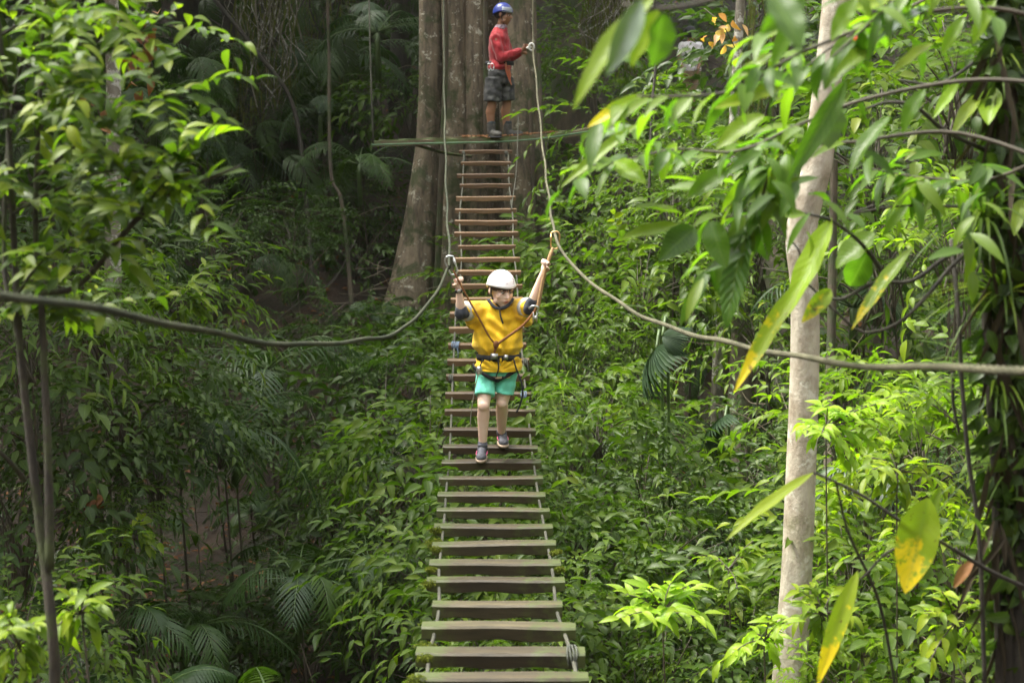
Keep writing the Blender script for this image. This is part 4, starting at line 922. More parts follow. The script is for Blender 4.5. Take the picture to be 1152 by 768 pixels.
def helmet(P0, R, s, mat, parent, vents=True):
    """shell over the skull: rounded cap with a slightly flared brim, open below"""
    vs = []; n = 36; m = 12
    def sh(th, ph, k):
        x = .80*math.sin(th)*math.cos(ph)*k; y = (.98*math.sin(th)*math.sin(ph))*k-.06; z = .96*math.cos(th)*k
        return x, y, z
    for lay, k in ((0, 1.0), (1, .93)):
        for i in range(m+1):
            t = i/m
            for j in range(n):
                ph = 2*PI*j/n; thm = 1.60+.26*(-math.sin(ph))+.10*math.cos(2*ph)*-1
                x, y, z = sh(t*thm, ph, k*(1+(.035*max(0, t-.85)/.15)))
                r = 1+.018*math.cos(ph*2)*math.sin(t*2.4)
                vs.append(P0(x*r, y*r, z+.20))
    fs = []
    for lay in (0, 1):
        o = lay*(m+1)*n
        for i in range(m):
            for j in range(n):
                f = (o+i*n+j, o+(i+1)*n+j, o+(i+1)*n+(j+1) % n, o+i*n+(j+1) % n); fs.append(f if lay == 0 else f[::-1])
    fs += [(m*n+j, (m+1)*n+m*n+j, (m+1)*n+m*n+(j+1) % n, m*n+(j+1) % n) for j in range(n)]
    return MB().add(vs, fs).build('helmet', mat, parent)

def carabiner(name, label, c, ax, side_, L, mat, gate):
    """D-shaped ring with its gate as a part"""
    t = thing(name, label, 'carabiner', tuple(c)); a = Vector(ax).normalized(); s = Vector(side_); s = (s-a*s.dot(a)).normalized()
    prof = [(-.5, -.15), (-.42, -.24), (-.1, -.26), (.25, -.25), (.43, -.17), (.5, 0), (.42, .2), (.34, .27)]; prof2 = [(-.5, -.15), (-.52, 0), (-.46, .12), (-.38, .17)]
    pts = catmull([c+a*u*L+s*v*L for u, v in reversed(prof2)]+[c+a*u*L+s*v*L for u, v in prof[1:]], 4); B = MB(); B.tube(pts, .0062, 8); B.build('frame', mat, t)
    B = MB(); B.tube([c+a*-.40*L+s*.17*L, c+a*.34*L+s*.26*L], .0055, 8); B.tube([c+a*-.05*L+s*.20*L, c+a*.22*L+s*.245*L], .0078, 8); B.build('gate', gate, t)
    return t

# ---------- the boy
YB = 10.8
bp = lambda px, py, d=0: at(px, py, YB+d)
Yf1, Yf2 = plank_Y(520)-YB, plank_Y(502.5)-YB
boy = thing('person', 'boy in white helmet, yellow shirt and turquoise shorts stepping down the planks holding both ropes', 'person', tuple(bp(553, 518, Yf1)))
hip, chest, neck = bp(560, 414), bp(560, 366), bp(562, 346)
shR, shL = bp(540, 345, .01), bp(583, 343, .01); elR, elL = bp(519, 352, -.16), bp(596, 347, -.17)
wrR, wrL = bp(516, 325, -.20), bp(611, 306, -.20)
hpR, hpL = bp(547, 420, 0), bp(571, 420, .02); knR, knL = bp(544, 456, Yf1*.72), bp(565, 453, .02); anR, anL = bp(543, 500, Yf1+.10), bp(564, 487, Yf2+.05)
B = MB()
B.rings([(bp(560, 424), .10, .08), (bp(560, 410), .125, .085), (bp(560, 385), .115, .08), (bp(560, 362), .135, .085), (bp(561, 346), .12, .07), (bp(562, 339), .05, .05)])
B.cap(neck, bp(563, 334, -.03), .042, .040)
hc = bp(564, 326, -.06); Rh = frame_from((.52, -1, -.22)); sH = .118
Ph = head_parts(B, hc, Rh, sH)
for sh, el, wr in ((shR, elR, wrR), (shL, elL, wrL)):
    B.cap(sh, el, .037, .030); B.cap(el, el.lerp(wr, .35), .030, .031); B.cap(el.lerp(wr, .35), wr, .031, .019)
hand(B, wrR, bp(514, 308, -.22)-wrR, (.35, -.55, -.1), .92, 1.25, -1); hand(B, wrL, bp(617, 291, -.21)-wrL, (-.45, -.75, .1), .92, 1.25, 1)
for hp, kn, an in ((hpR, knR, anR), (hpL, knL, anL)):
    B.cap(hp, kn, .062, .042); c_ = kn.lerp(an, .3)+Vector((0, .012, 0)); B.cap(kn, c_, .040, .044); B.cap(c_, an, .043, .027); B.ball(kn+Vector((0, -.012, 0)), .038)
B.blob('body', M['skin'], boy, .0048, 5)
face_bits(Ph, Rh, sH, boy, M['lip'], M['brownhair'])
# hair: a fringe under the brim and short sides
Hh = MB(); Hh.ball(Ph(0, -.16, .26), (.71*sH, .84*sH, .70*sH), Rh)
Hh.blob('hair_cap', M['brownhair'], boy, .006, 2, warp=None).name = 'hair'
A = Leaves(); n = 420; rs = np.random.RandomState(2); an_ = rs.uniform(-2.0, 2.0, n); st = [Ph(.64*math.sin(a), .05+.66*math.cos(a)*(1 if math.cos(a) > 0 else .6), .50+rs.uniform(-.15, .10)) for a in an_]
dd = [Rh @ Vector((.25*math.sin(a)+rs.normal(.18, .15), .35*math.cos(a)+.12, -1)) for a in an_]; nn_ = [Rh @ Vector((math.sin(a), math.cos(a), .2)) for a in an_]
A.add(np.array([tuple(p) for p in st]), np.array([tuple(p) for p in dd]), np.array([tuple(p) for p in nn_]), rs.uniform(.028, .046, n), .007, .25, rs.rand(n)); link('fringe', A.mesh('fringe', 'strip'), M['brownhair'], boy, True, True)
hl = helmet(Ph, Rh, sH, M['white_plastic'], boy)
def on_shell(x, z): # point on the helmet front
    ny = math.sqrt(max(0, 1-(x/.8)**2-((z-.2)/.96)**2)); return Vector((x, .98*ny-.06, z))
dk = MB()
for (x, z, r_) in [(-.42, .86, .05), (-.36, .80, .04), (-.40, .74, .045), (-.38, .66, .05), (-.34, .58, .04), (.08, .62, .035), (.15, .62, .03), (-.52, .86, .025)]:
    v = on_shell(x, z); dk.ball(Ph(*v), (r_*sH*.8, .012*sH, r_*sH*.9), Rh, 10, 6)
dk.build('printed_mark', M['pinkgrey'] if 'pinkgrey' in M else simple('pink_print', (.5, .36, .44), .5), hl)
cs = MB()
for e in (-1, 1): cs.tube(catmull([Ph(.74*e, .12, .28), Ph(.68*e, .14, -.25), Ph(.42*e, .26, -.72), Ph(0, .34, -.98)], 5), .0055, 6)
cs.tube([Ph(-.22, .30, -.92), Ph(.10, .36, -1.0)], .010, 8); cs.build('chin_strap', M['black'], hl)
# shirt: wide yellow over-shirt bunched by the belt
def wrinkle(amp, f, seed):
    q = random.Random(seed); ph = [q.uniform(0, 6) for _ in range(6)]
    def w(co):
        d = amp*(math.sin(co.x*f+co.z*f*.6+ph[0])*math.sin(co.z*f*.8+ph[1])+.6*math.sin(co.x*f*1.9-co.z*f*.9+ph[2])+.5*math.sin(co.z*f*2.2+co.x*f*.7+ph[3]))
        return co+Vector((d*.5, -d, d*.3))
    return w
def folds(co):
    # soft cloth: diagonal creases pulled to the belt and sleeves, plus small crumples
    l = co-chest; r_ = math.hypot(l.x, l.z+.22); a = math.atan2(l.x, l.z+.30)
    d = .008*math.sin(a*17+l.z*9)*min(1, max(0, 1.1-abs(l.z+.05)*3.2))+.0045*math.sin(l.x*60+l.z*34+1.3*math.sin(l.z*25))+.0035*math.sin(l.z*85+l.x*22+2*math.sin(l.x*30))
    return co+Vector((d*.35, -d*1.2, d*.2))
B = MB()
B.rings([(bp(561, 409), .150, .108), (bp(561, 404), .158, .115), (bp(561, 397), .138, .100), (bp(560, 389, -.01), .176, .128), (bp(560, 374), .168, .118), (bp(560, 356), .162, .102), (bp(561, 345), .148, .080), (bp(562, 338, .01), .095, .072)])
B.rings([(bp(561, 416, 0), .158, .118), (bp(561, 411, 0), .165, .122), (bp(561, 404, 0), .150, .108), (bp(561, 398, 0), .12, .09)])
for sh, el in ((shR, elR), (shL, elL)):
    B.cap(sh.lerp(chest, .12), sh.lerp(el, .66), .060, .068); B.cap(sh.lerp(chest, .3), sh.lerp(el, .55)+Vector((0, 0, -.045)), .06, .05)
B.cap(shR.lerp(chest, .2)+Vector((0, 0, -.02)), bp(532, 362, -.04), .07, .055); B.cap(shL.lerp(chest, .2)+Vector((0, 0, -.02)), bp(592, 360, -.03), .06, .05)
B.blob('shirt', M['yellow'], boy, .0065, 5, warp=folds)
B = MB()
for sh, el, wr in ((shR, elR, wrR), (shL, elL, wrL)):
    B = MB(); B.cap(sh.lerp(el, .5), el, .050, .046); B.cap(el, el.lerp(wr, .10 if wr is wrR else .16), .047, .043)
    B.blob('undershirt_sleeve', M['navy'], boy, .006, 4, warp=wrinkle(.003, 50, 5))
B = MB(); B.tube(catmull([bp(549, 337, -.07), bp(556, 345, -.1), bp(563, 347, -.11), bp(571, 344, -.10), bp(577, 336, -.05)], 5), .012, 8); B.build('collar', M['navy'], boy)
B = MB(); B.tube(catmull([bp(562, 346, -.12), bp(563, 355, -.125), bp(566, 364, -.13)], 4), .006, 6); B.build('neck_cord', M['black'], boy)
for nm, sh, el, dx in (('reflective_band', shR, elR, 0), ('reflective_band', shL, elL, 0)):
    a_ = sh.lerp(el, .70); b_ = sh.lerp(el, .86); MB().tube([a_, b_], [.0705, .062], 18).build('reflective_band', M['glove'], boy)
# shorts
B = MB(); B.rings([(bp(560, 421), .120, .092), (bp(560, 412), .132, .100), (bp(560, 402), .125, .095)])
for hp, kn, f in ((hpR, knR, .70), (hpL, knL, .66)):
    e = hp.lerp(kn, f); B.tube([hp+Vector((0, 0, .03)), hp.lerp(kn, .3), e], [.072, .068, .071], 20)
B.blob('shorts', M['teal'], boy, .006, 2, warp=wrinkle(.004, 40, 8))
# harness
hs_ = thing('harness', '', '', (0, 0, 0)); COL.objects.unlink(hs_); bpy.data.objects.remove(hs_)
def band(c, rx, ry, h, th=.004, n=32, tilt=0):
    B = MB(); vs = []
    for r_, z in ((0, -h/2), (th, -h/2), (th, h/2), (0, h/2)):
        for j in range(n):
            w_ = 2*PI*j/n; vs.append(Vector(c)+Vector(((rx+r_)*math.cos(w_), (ry+r_)*math.sin(w_), z+tilt*math.cos(w_))))
    B.add(vs, [(k*n+j, k*n+(j+1) % n, ((k+1) % 4)*n+(j+1) % n, ((k+1) % 4)*n+j) for k in range(4) for j in range(n)]); return B
bl = band(bp(561, 400.5), .148, .112, .042, .006).build('waist_belt', M['black'], boy)
B = MB(); B.box(bp(556, 401, -.13), (.05, .012, .04)); B.box(bp(569, 402, -.13), (.03, .012, .035)); B.build('buckle', M['steel'], bl)
for hp, kn in ((hpR, knR), (hpL, knL)):
    c_ = hp.lerp(kn, -.02); band(c_, .088, .102, .028, .005, tilt=-.05 if hp is hpR else .05).build('leg_loop', M['black'], boy)
B = MB()
for pts in ([(543, 404, -.12), (540, 412, -.12), (537, 418, -.10)], [(578, 404, -.11), (580, 412, -.11), (583, 420, -.08)], [(560, 404, -.13), (561, 414, -.13), (558, 424, -.11)]): B.tube(catmull([bp(*p) for p in pts], 4), .011, 8, flat=.4)
B.build('riser_strap', M['black'], boy)
B = MB(); B.tube(catmull([bp(541, 412, -.14), bp(537, 425, -.14), bp(533, 445, -.14), bp(530, 465, -.14), bp(529, 480, -.13)], 5), .009, 8, flat=.35); B.build('hanging_strap', M['strap'], boy)
B = MB(); B.tube(catmull([bp(583, 420, -.10), bp(588, 436, -.10), bp(586, 452, -.09), bp(581, 464, -.08)], 5), .013, 8, flat=.5); B.build('hanging_strap', M['black'], boy)
B = MB(); B.ball(bp(539, 417, -.13), (.022, .012, .032)); B.build('gear_loop', M['steel'], boy)
# wrist watch
d_ = (wrR-elR).normalized(); a_ = wrR-d_*.012; wt = MB(); wt.tube([a_-d_*.009, a_+d_*.009], .0262, 16); wo = wt.build('watch', M['black'], boy); MB().ball(a_+Vector((.0, -.026, 0)), (.013, .006, .013)).build('watch_face', M['steel'], wo)
# shoes
def shoe(an, toe_px, floorz, parent, sc=1.0, fwd=(-.05, -1, 0)):
    f = Vector(fwd).normalized(); r = Vector((-f.y, f.x, 0)); base = Vector((an.x, an.y, floorz))
    Q = lambda u, v, z: base+f*u*sc+r*v*sc+Vector((0, 0, z*sc))
    Rm = Matrix((r, f, Vector((0, 0, 1)))).transposed()
    B = MB(); B.ball(Q(.085, 0, .036), (.040*sc, .068*sc, .034*sc), Rm); B.ball(Q(.0, 0, .045), (.037*sc, .055*sc, .045*sc), Rm); B.cap(Q(-.0, 0, .05), Q(-.005, 0, .092), .038*sc, .036*sc); B.cap(Q(.03, 0, .065), Q(.09, 0, .045), .033*sc, .028*sc)
    so_ = B.blob('shoe', M['shoe'], parent, .005, 4)
    s2 = MB(); s2.rings([(Q(.045, 0, 0), .043*sc, .108*sc, r), (Q(.045, 0, .022), .044*sc, .110*sc, r)]); s2.build('sole', M['sole'], so_)
    s3 = MB()
    for k in range(4): s3.tube(catmull([Q(.025+.022*k, -.024, .080-.010*k), Q(.028+.022*k, 0, .098-.012*k), Q(.025+.022*k, .024, .080-.010*k)], 3), .0035, 6)
    for e in (-1, 1): s3.tube(catmull([Q(.10, .030*e, .045), Q(.05, .040*e, .050), Q(.0, .038*e, .060)], 3), .0035, 6, flat=.5)
    s3.build('trim', M['pink'], so_)
zf1 = plank_top(543, 520).z; zf2 = plank_top(565, 502.5).z
anR2 = Vector((anR.x, plank_Y(520)+.045+.05, 0)); anL2 = Vector((anL.x, plank_Y(502.5)+.045+.03, 0))
shoe(Vector((bp(542, 515, Yf1).x, anR2.y, 0)), None, zf1+.004, boy, .92, (-.06, -1, 0)); shoe(Vector((bp(565, 497, Yf2).x, anL2.y, 0)), None, zf2+.004, boy, .92, (.12, -1, 0))
B = MB(); B.cap(anR+Vector((0, 0, .01)), Vector((anR.x, anR2.y, zf1+.085)), .034, .034); B.build('sock', M['shoe'], boy); B = MB(); B.cap(anL+Vector((0, 0, .01)), Vector((anL.x, anL2.y, zf2+.085)), .034, .034); B.build('sock', M['shoe'], boy)

# ---------- carabiners and lanyards in the boy's hands
carabiner('carabiner', 'silver carabiner clipped on the left hand rope above the boy fist', bp(508, 298, -.24), (-.45, 0, 1), (1, 0, .4), .125, M['steel'], M['white_cord'])
carabiner('carabiner', 'gold carabiner clipped on the right hand rope above the boy raised fist', bp(624, 270, -.17), (.15, 0, 1), (-1, 0, .1), .115, M['gold'], M['gold'])
ring = bp(558, 388, -.16)
ly = tag(MB().tube(catmull([bp(510, 304, -.26), bp(516, 316, -.26), bp(524, 331, -.24), bp(538, 356, -.21), bp(550, 378, -.18), ring], 5), .0062, 8).build('lanyard', M['lanyard']), 'dark orange lanyard running from the silver carabiner to the boy belly', 'lanyard', 'lanyards')
tag(MB().tube(catmull([ring, bp(572, 378, -.19), bp(588, 366, -.21), bp(600, 352, -.22), bp(604, 344, -.22)], 5), .009, 8).build('lanyard', M['lanyard']), 'orange lanyard running from the boy belly up to the pulley by his elbow', 'lanyard', 'lanyards')
tag(MB().tube(catmull([bp(622, 279, -.18), bp(618, 290, -.22), bp(613, 306, -.24), bp(609, 325, -.24), bp(605, 346, -.23)], 6), [.0095, .010, .011]+[.0125]*22, 10).build('lanyard', M['tanlanyard']), 'thick tan lanyard hanging from the gold carabiner through the boy fist', 'lanyard', 'lanyards')
kn_ = MB(); kn_.ball(ring+Vector((0, -.01, .005)), (.02, .016, .026)); kn_.cap(ring, ring+Vector((-.01, -.005, -.05)), .012, .008); tag(kn_.build('rope_knot', M['lanyard']), 'orange rope knot at the boy belt where both lanyards meet', 'knot')
pu = thing('pulley', 'silver pulley hanging at the end of the tan lanyard by the boy elbow', 'pulley', tuple(bp(602, 357, -.24)))
B = MB()
for dx in (-.012, .012): B.ball(bp(602, 357, -.25)+Vector((dx, 0, 0)), (.006, .02, .036))
B.build('side_plate', M['steel'], pu); MB().tube([bp(602, 357, -.25)+Vector((-.016, 0, .0)), bp(602, 357, -.25)+Vector((.016, 0, .0))], .013, 12).build('wheel', M['white_cord'], pu)
MB().tube(catmull([bp(595, 347, -.26), bp(600, 344, -.27), bp(606, 346, -.26), bp(604, 351, -.25)], 4), .007, 8).build('bolt', M['steel'], pu)

# ---------- the guide
YG = 20.08
gp = lambda px, py, d=0: at(px, py, YG+d)
gd = thing('person', 'guide in red jacket and blue helmet standing on the platform facing right', 'person', tuple(gp(561, 157)))
fw = Vector((.92, -.38, 0)).normalized(); rt = Vector((fw.y, -fw.x, 0))   # facing right, a little to the camera
H = lambda px, py, lat=0: gp(px, py)+rt*lat
hip, neckp = H(562, 84), H(562, 40)
B = MB()
B.rings([(H(562, 92), .13, .09, rt), (H(562, 84), .135, .095, rt), (H(563, 66), .115, .085, rt), (H(563, 48), .14, .085, rt), (H(562, 41), .11, .065, rt), (H(562, 35), .06, .06, rt)])
B.cap(H(562, 40), H(564, 26), .050, .050)
hc = H(566, 17); Rg = frame_from((.95, -.30, -.10)); sG = .130; Pg = head_parts(B, hc, Rg, sG)
shN, shF = H(563, 44, .17), H(560, 44, -.17); elN, elF = H(571, 66, .21), H(568, 64, -.20); wrN, wrF = H(590, 57, .12), H(581, 60, -.12)
for sh, el, wr in ((shN, elN, wrN), (shF, elF, wrF)): B.cap(sh, el, .05, .042); B.cap(el, wr, .042, .027)
hand(B, wrN, H(600, 54, .06)-wrN, (-.2, .5, .6), 1.1, 1.0, 1); hand(B, wrF, H(589, 57, -.06)-wrF, (0, -.6, -.3), 1.1, .9, -1)
fN, fF = H(556, 152, .09), H(568, 150, -.09)
for hp, kn, an in ((H(559, 90, .09), H(557, 118, .10), H(556, 146, .09)), (H(565, 90, -.09), H(567, 117, -.09), H(567, 145, -.09))):
    B.cap(hp, kn, .070, .056); c_ = kn.lerp(an, .3)-fw*.02; B.cap(kn, c_, .056, .060); B.cap(c_, an, .058, .038)
B.blob('body', M['skin2'], gd, .0065, 4); face_bits(Pg, Rg, sG, gd, M['lip2'], M['black'])
B = MB(); B.ball(Pg(0, -.16, .22), (.71*sG, .82*sG, .72*sG), Rg); B.blob('hair', M['black'], gd, .007, 2)
hg = helmet(Pg, Rg, sG, M['blue'], gd)
B = MB(); 
for k in range(7):
    a = -1.2+.4*k; v = Vector((.82*math.cos(a)*.92, .99*math.sin(a)*.0+.9*math.sin(a)*.95, 0))
for e in (-1, 1):
    vs = []; 
    for i in range(9):
        for j in range(7):
            ph = (.15+1.25*i/8); th = 1.0+.52*j/6; x = e*.80*math.sin(th)*math.cos(ph)*1.03; y = .98*math.sin(th)*math.sin(ph)*1.03-.06; z = .96*math.cos(th)*1.03+.2; vs.append(Pg(x, y, z))
    for i in range(9):
        for j in range(7):
            ph = (.15+1.25*i/8); th = 1.0+.52*j/6; x = e*.80*math.sin(th)*math.cos(ph)*.98; y = .98*math.sin(th)*math.sin(ph)*.98-.06; z = .96*math.cos(th)*.98+.2; vs.append(Pg(x, y, z))
    o = 63; fs = [(i*7+j, i*7+j+1, (i+1)*7+j+1, (i+1)*7+j) for i in range(8) for j in range(6)]; fs += [tuple(x+o for x in f[::-1]) for f in fs]
    rim_ = [(i*7, (i+1)*7) for i in range(8)]+[((i+1)*7+6, i*7+6) for i in range(8)]+[(j+1, j) for j in range(6)]+[(56+j, 56+j+1) for j in range(6)]
    fs += [(a, b, b+o, a+o) for a, b in rim_]; B.add(vs, fs)
B.build('front_panel', M['greyshell'], hg)
B = MB(); 
for e in (-1, 1): B.tube(catmull([Pg(.74*e, .1, .2), Pg(.68*e, .12, -.3), Pg(.3*e, .3, -.9)], 4), .006, 6)
B.build('chin_strap', M['black'], hg)
B = MB(); B.rings([(H(563, 34), .085, .078, rt), (H(563.5, 31), .088, .082, rt), (H(564, 28), .068, .066, rt)]); B.blob('scarf', M['scarf'], gd, .007, 2, warp=wrinkle(.005, 60, 2))
B = MB(); B.rings([(H(562, 79), .168, .13, rt), (H(562, 76), .185, .145, rt), (H(562.5, 68), .155, .122, rt), (H(562, 56), .17, .13, rt), (H(561.5, 45), .185, .118, rt), (H(562, 37), .15, .095, rt), (H(562.5, 33), .10, .085, rt), (H(563, 30.5), .075, .07, rt)])
for sh, el, wr in ((shN, elN, wrN), (shF, elF, wrF)):
    B.cap(sh, el, .066, .060); B.cap(el, el.lerp(wr, .88), .060, .042); B.cap(sh, H(562, 38), .06, .055)
B.blob('jacket', M['red'], gd, .0075, 3, warp=wrinkle(.008, 24, 6))
band(H(562, 71.5), .17, .138, .05, .008).build('belt', M['black'], gd)
B = MB(); B.rings([(H(562, 94), .165, .125, rt), (H(562, 84), .180, .14, rt), (H(562, 75), .165, .125, rt)])
for hp, kn in ((H(559, 88, .09), H(557, 118, .10)), (H(565, 88, -.09), H(567, 117, -.09))): B.tube([hp, hp.lerp(kn, .5), hp.lerp(kn, .88)], [.108, .112, .108], 20)
B.blob('shorts', M['camo'], gd, .008, 2, warp=wrinkle(.006, 34, 9))
for x_, lat in ((556, .16), (560, .17)):
    p = H(x_, 76, lat)+Vector((0, -.12, 0)); B = MB(); B.tube([p+Vector((.02*math.cos(k*PI/6), -.005, .042*math.sin(k*PI/6))) for k in range(13)], .0055, 6); B.build('belt_clip', M['steel'], gd)
M['orangerope'] = rope_mat('orange_lanyard', (.40, .10, .04), (.5, .22, .12), 100)
B = MB(); q_ = H(575, 72, .12)
for k in range(3): B.tube(catmull([H(574, 70, .14), H(577-k, 80, .17), H(579+k*1.2, 90+k*3, .17), H(580-k, 84, .16), H(577+k*.6, 74, .15)], 4), .006, 7)
B.build('lanyard_coil', M['orangerope'], gd)
for (x_, y_, lat, dy) in ((556, 157, .09, 0), (568, 155.5, -.09, 0)):
    ank = H(x_, 145, lat); fl = at(560, 157, 20.1).z+.022; base = Vector((ank.x, ank.y, fl)); f = fw if lat < 0 else Vector((.55, -.83, 0)).normalized(); r = Vector((-f.y, f.x, 0)); Rm = Matrix((r, f, Vector((0, 0, 1)))).transposed()
    B = MB(); B.ball(base+f*.13+Vector((0, 0, .045)), (.050, .085, .045), Rm); B.ball(base+f*.03+Vector((0, 0, .05)), (.047, .085, .05), Rm); B.cap(base+Vector((0, 0, .07)), base+Vector((0, 0, .16)), .052, .055)
    bo = B.blob('boot', M['boot'], gd, .007, 3); s2 = MB(); s2.rings([(base+f*.06, .052, .15, r), (base+f*.06+Vector((0, 0, .025)), .054, .152, r)]); s2.build('sole', M['black'], bo)
    s3 = MB(); s3.tube([base+Vector((0, 0, .15)), base+Vector((0, 0, .205))], [.054, .049], 16); s3.build('sock', M['sock'], gd)
p = at(598, 53, 19.62); gv = thing('rope_clamp', 'pale round rope device on the right rope at the guide fingertips', 'rope clamp', tuple(p))
B = MB(); B.tube([p+Vector((.032*math.cos(k*PI/8), -.01, .042*math.sin(k*PI/8))) for k in range(17)], .012, 8); B.build('ring', M['glove'], gv)
MB().cap(p+Vector((-.05, .05, -.01)), p+Vector((-.01, .0, .0)), .014, .012).build('handle', M['glove'], gv)

# ---------- bystander in white, almost hidden up the slope
YS = 26
sp_ = lambda px, py, d=0: at(px, py, YS+d)
st_ = thing('person', 'bystander in a white shirt half hidden by leaves on the far slope', 'person', tuple(sp_(776, 130)))
M['white'] = cloth('white_shirt', (.75, .72, .74)); M['khaki'] = cloth('khaki_shorts', (.28, .2, .12))
B = MB(); B.rings([(sp_(777, 84), .14, .1), (sp_(777, 72), .13, .1), (sp_(777, 54), .17, .11), (sp_(777, 49), .1, .08), (sp_(777, 46), .055, .055)])
B.cap(sp_(777, 48), sp_(777, 43), .05, .05); Rs = frame_from((.6, .8, 0)); Pn = head_parts(B, sp_(777, 38), Rs, .115)
for e, (sh, el, wr) in ((-1, (sp_(767, 52), sp_(764, 68, -.05), sp_(769, 80, -.2))), (1, (sp_(787, 52), sp_(789, 66, -.05), sp_(785, 79, -.2)))):
    B.cap(sh, el, .045, .036); B.cap(el, wr, .036, .026); hand(B, wr, wr-el, (0, .3, .3), 1.0, .5, e)
for e in (-1, 1): B.cap(sp_(777+5*e, 88), sp_(777+6*e, 112, -.05), .08, .055); B.cap(sp_(777+6*e, 112, -.05), sp_(777+6*e, 138), .053, .035); B.ball(sp_(777+6*e, 140, -.08), (.04, .12, .035))
B.blob('body', M['skin2'], st_, .008, 3)
B = MB(); B.rings([(sp_(777, 80), .175, .13), (sp_(777, 70), .165, .125), (sp_(777, 56), .19, .13), (sp_(777, 50), .17, .1), (sp_(777, 47), .08, .07)])
for e in (-1, 1): B.cap(sp_(777+9*e, 52), sp_(777+11*e, 60, -.02), .07, .062)
B.blob('shirt', M['white'], st_, .009, 3, warp=wrinkle(.006, 30, 4))
B = MB(); B.rings([(sp_(777, 90), .16, .12), (sp_(777, 80), .165, .125)]); [B.cap(sp_(777+5*e, 90), sp_(777+6*e, 106, -.03), .09, .085) for e in (-1, 1)]; B.blob('shorts', M['khaki'], st_, .01, 2)
B = MB(); B.ball(Pn(0, -.1, .22), (.78*.115, .92*.115, .86*.115), Rs); B.blob('hair', M['black'], st_, .008, 2)
# ------------------------------------------------------------------ near plants
def big_leaves(items, parent, mat0='leaf_big', seed=1, lod='high'):
    """items: (bx,by,Yb, tx,ty,Yt, width_px[, material, rnd]): one leaf each, base to tip"""
    rs = np.random.RandomState(seed)
    for it in items:
        bx, by, Yb, tx, ty, Yt, w = it[:7]; mt = it[7] if len(it) > 7 else mat0; r = it[8] if len(it) > 8 else rs.uniform(.3, .95)
        a, b = at(bx, by, Yb), at(tx, ty, Yt); L = (b-a).length; view = ((a+b)/2-camo.location).normalized()
        nn = -view*rs.uniform(.5, 1)+Vector((rs.normal(0, .3), 0, rs.uniform(.5, .9))); A = Leaves()
        A.add([tuple(a)], [tuple(b-a)], [tuple(nn)], L, w/FPX*(Yb+Yt)/2*1.12, rs.uniform(.0, .18), r)
        o = link('leaf', A.mesh('leaf', lod, (.82, .8), .2, ripple=.055), M[mt], parent, True, True)
        # keep the root
def branch(B, pts, r0, r1, k=6, n=8): 
    P = catmull([at(*p) for p in pts], k); m = len(P)-1; B.tube(P, [r0+(r1-r0)*i/m for i in range(m+1)], n, .06); return P
def leafy(A, P, n, L, W, seed, lod=None, up=.2, droop=.4, start=.15, spread=1.0):
    """leaves set alternately along a branch polyline"""
    rs = np.random.RandomState(seed); m = len(P)-1
    for i in range(n):
        t = start+(1-start)*i/max(1, n-1); f = min(t*m, m-1e-4); j = int(f); p = P[j].lerp(P[j+1], f-j); tg = (P[j+1]-P[j]).normalized()
        sd = tg.cross(Vector((0, 0, 1))).normalized()*(1 if i % 2 else -1)
        d = tg*rs.uniform(.4, 1)+sd*spread*rs.uniform(.5, 1.1)+Vector((0, 0, up+rs.normal(0, .25)))
        A.add([tuple(p)], [tuple(d)], [(rs.normal(0, .3), rs.normal(-.35, .3), 1)], L*rs.uniform(.65, 1.1), W*rs.uniform(.7, 1.1), droop*rs.uniform(.4, 1.4), rs.rand())

# left: near sapling with twin dark stems
ls = thing('sapling', 'near sapling with twin dark stems and a lit green crown on the left edge', 'tree', tuple(at(60, 1050, 5.0)))
B = MB()
branch(B, [(-2, 20, 5.2), (8, 120, 5.2), (14, 240, 5.15), (22, 384, 5.1), (32, 480, 5.08), (46, 600, 5.05), (58, 700, 5.0), (62, 800, 5.0), (60, 1060, 5.0)], .006, .021, n=10)
branch(B, [(52, -20, 5.1), (45, 100, 5.1), (40, 250, 5.1), (46, 330, 5.1), (50, 420, 5.08), (54, 520, 5.05), (56, 640, 5.02)], .005, .015, n=10)
branch(B, [(22, 390, 5.1), (5, 300, 5.2), (10, 150, 5.3), (30, 40, 5.3)], .009, .005)
branch(B, [(46, 330, 5.1), (90, 320, 5.0), (140, 262, 4.9), (185, 222, 4.85), (232, 202, 4.8), (270, 187, 4.8)], .010, .004)
branch(B, [(28, 540, 5.07), (12, 520, 5.0), (-20, 490, 4.9)], .009, .006)
br_ = []
for pts in ([(42, 200, 5.1), (90, 160, 5.0), (150, 120, 4.9), (215, 100, 4.9)], [(44, 130, 5.1), (90, 80, 5.2), (150, 40, 5.2), (200, 10, 5.2)], [(10, 150, 5.2), (50, 120, 5.0), (95, 100, 4.8)],
            [(140, 262, 4.9), (160, 235, 4.85), (185, 205, 4.8), (215, 172, 4.8)], [(14, 240, 5.15), (60, 215, 5.0), (110, 195, 4.9), (160, 190, 4.9)], [(40, 250, 5.1), (85, 235, 5.2), (140, 215, 5.3)],
            [(8, 100, 5.2), (-20, 60, 5.0), (-60, 40, 5.0)], [(50, 60, 5.1), (80, 20, 5.0), (130, -10, 5.0)], [(0, 40, 5.2), (40, 20, 5.4), (80, 30, 5.4)], [(20, 330, 5.1), (50, 290, 5.0), (90, 270, 4.9), (120, 280, 4.9)], [(10, 180, 5.2), (-20, 200, 5.1), (-60, 230, 5.1)],
            [(46, 330, 5.1), (70, 350, 5.2), (100, 365, 5.3)], [(45, 100, 5.1), (70, 60, 4.9), (60, 20, 4.8)], [(30, 40, 5.3), (60, -20, 5.3), (90, -60, 5.3)]):
    br_.append(branch(B, pts, .006, .0025, n=6))
B.build('trunk', M['mossdark'], ls)
A = Leaves(); rs = np.random.RandomState(3)
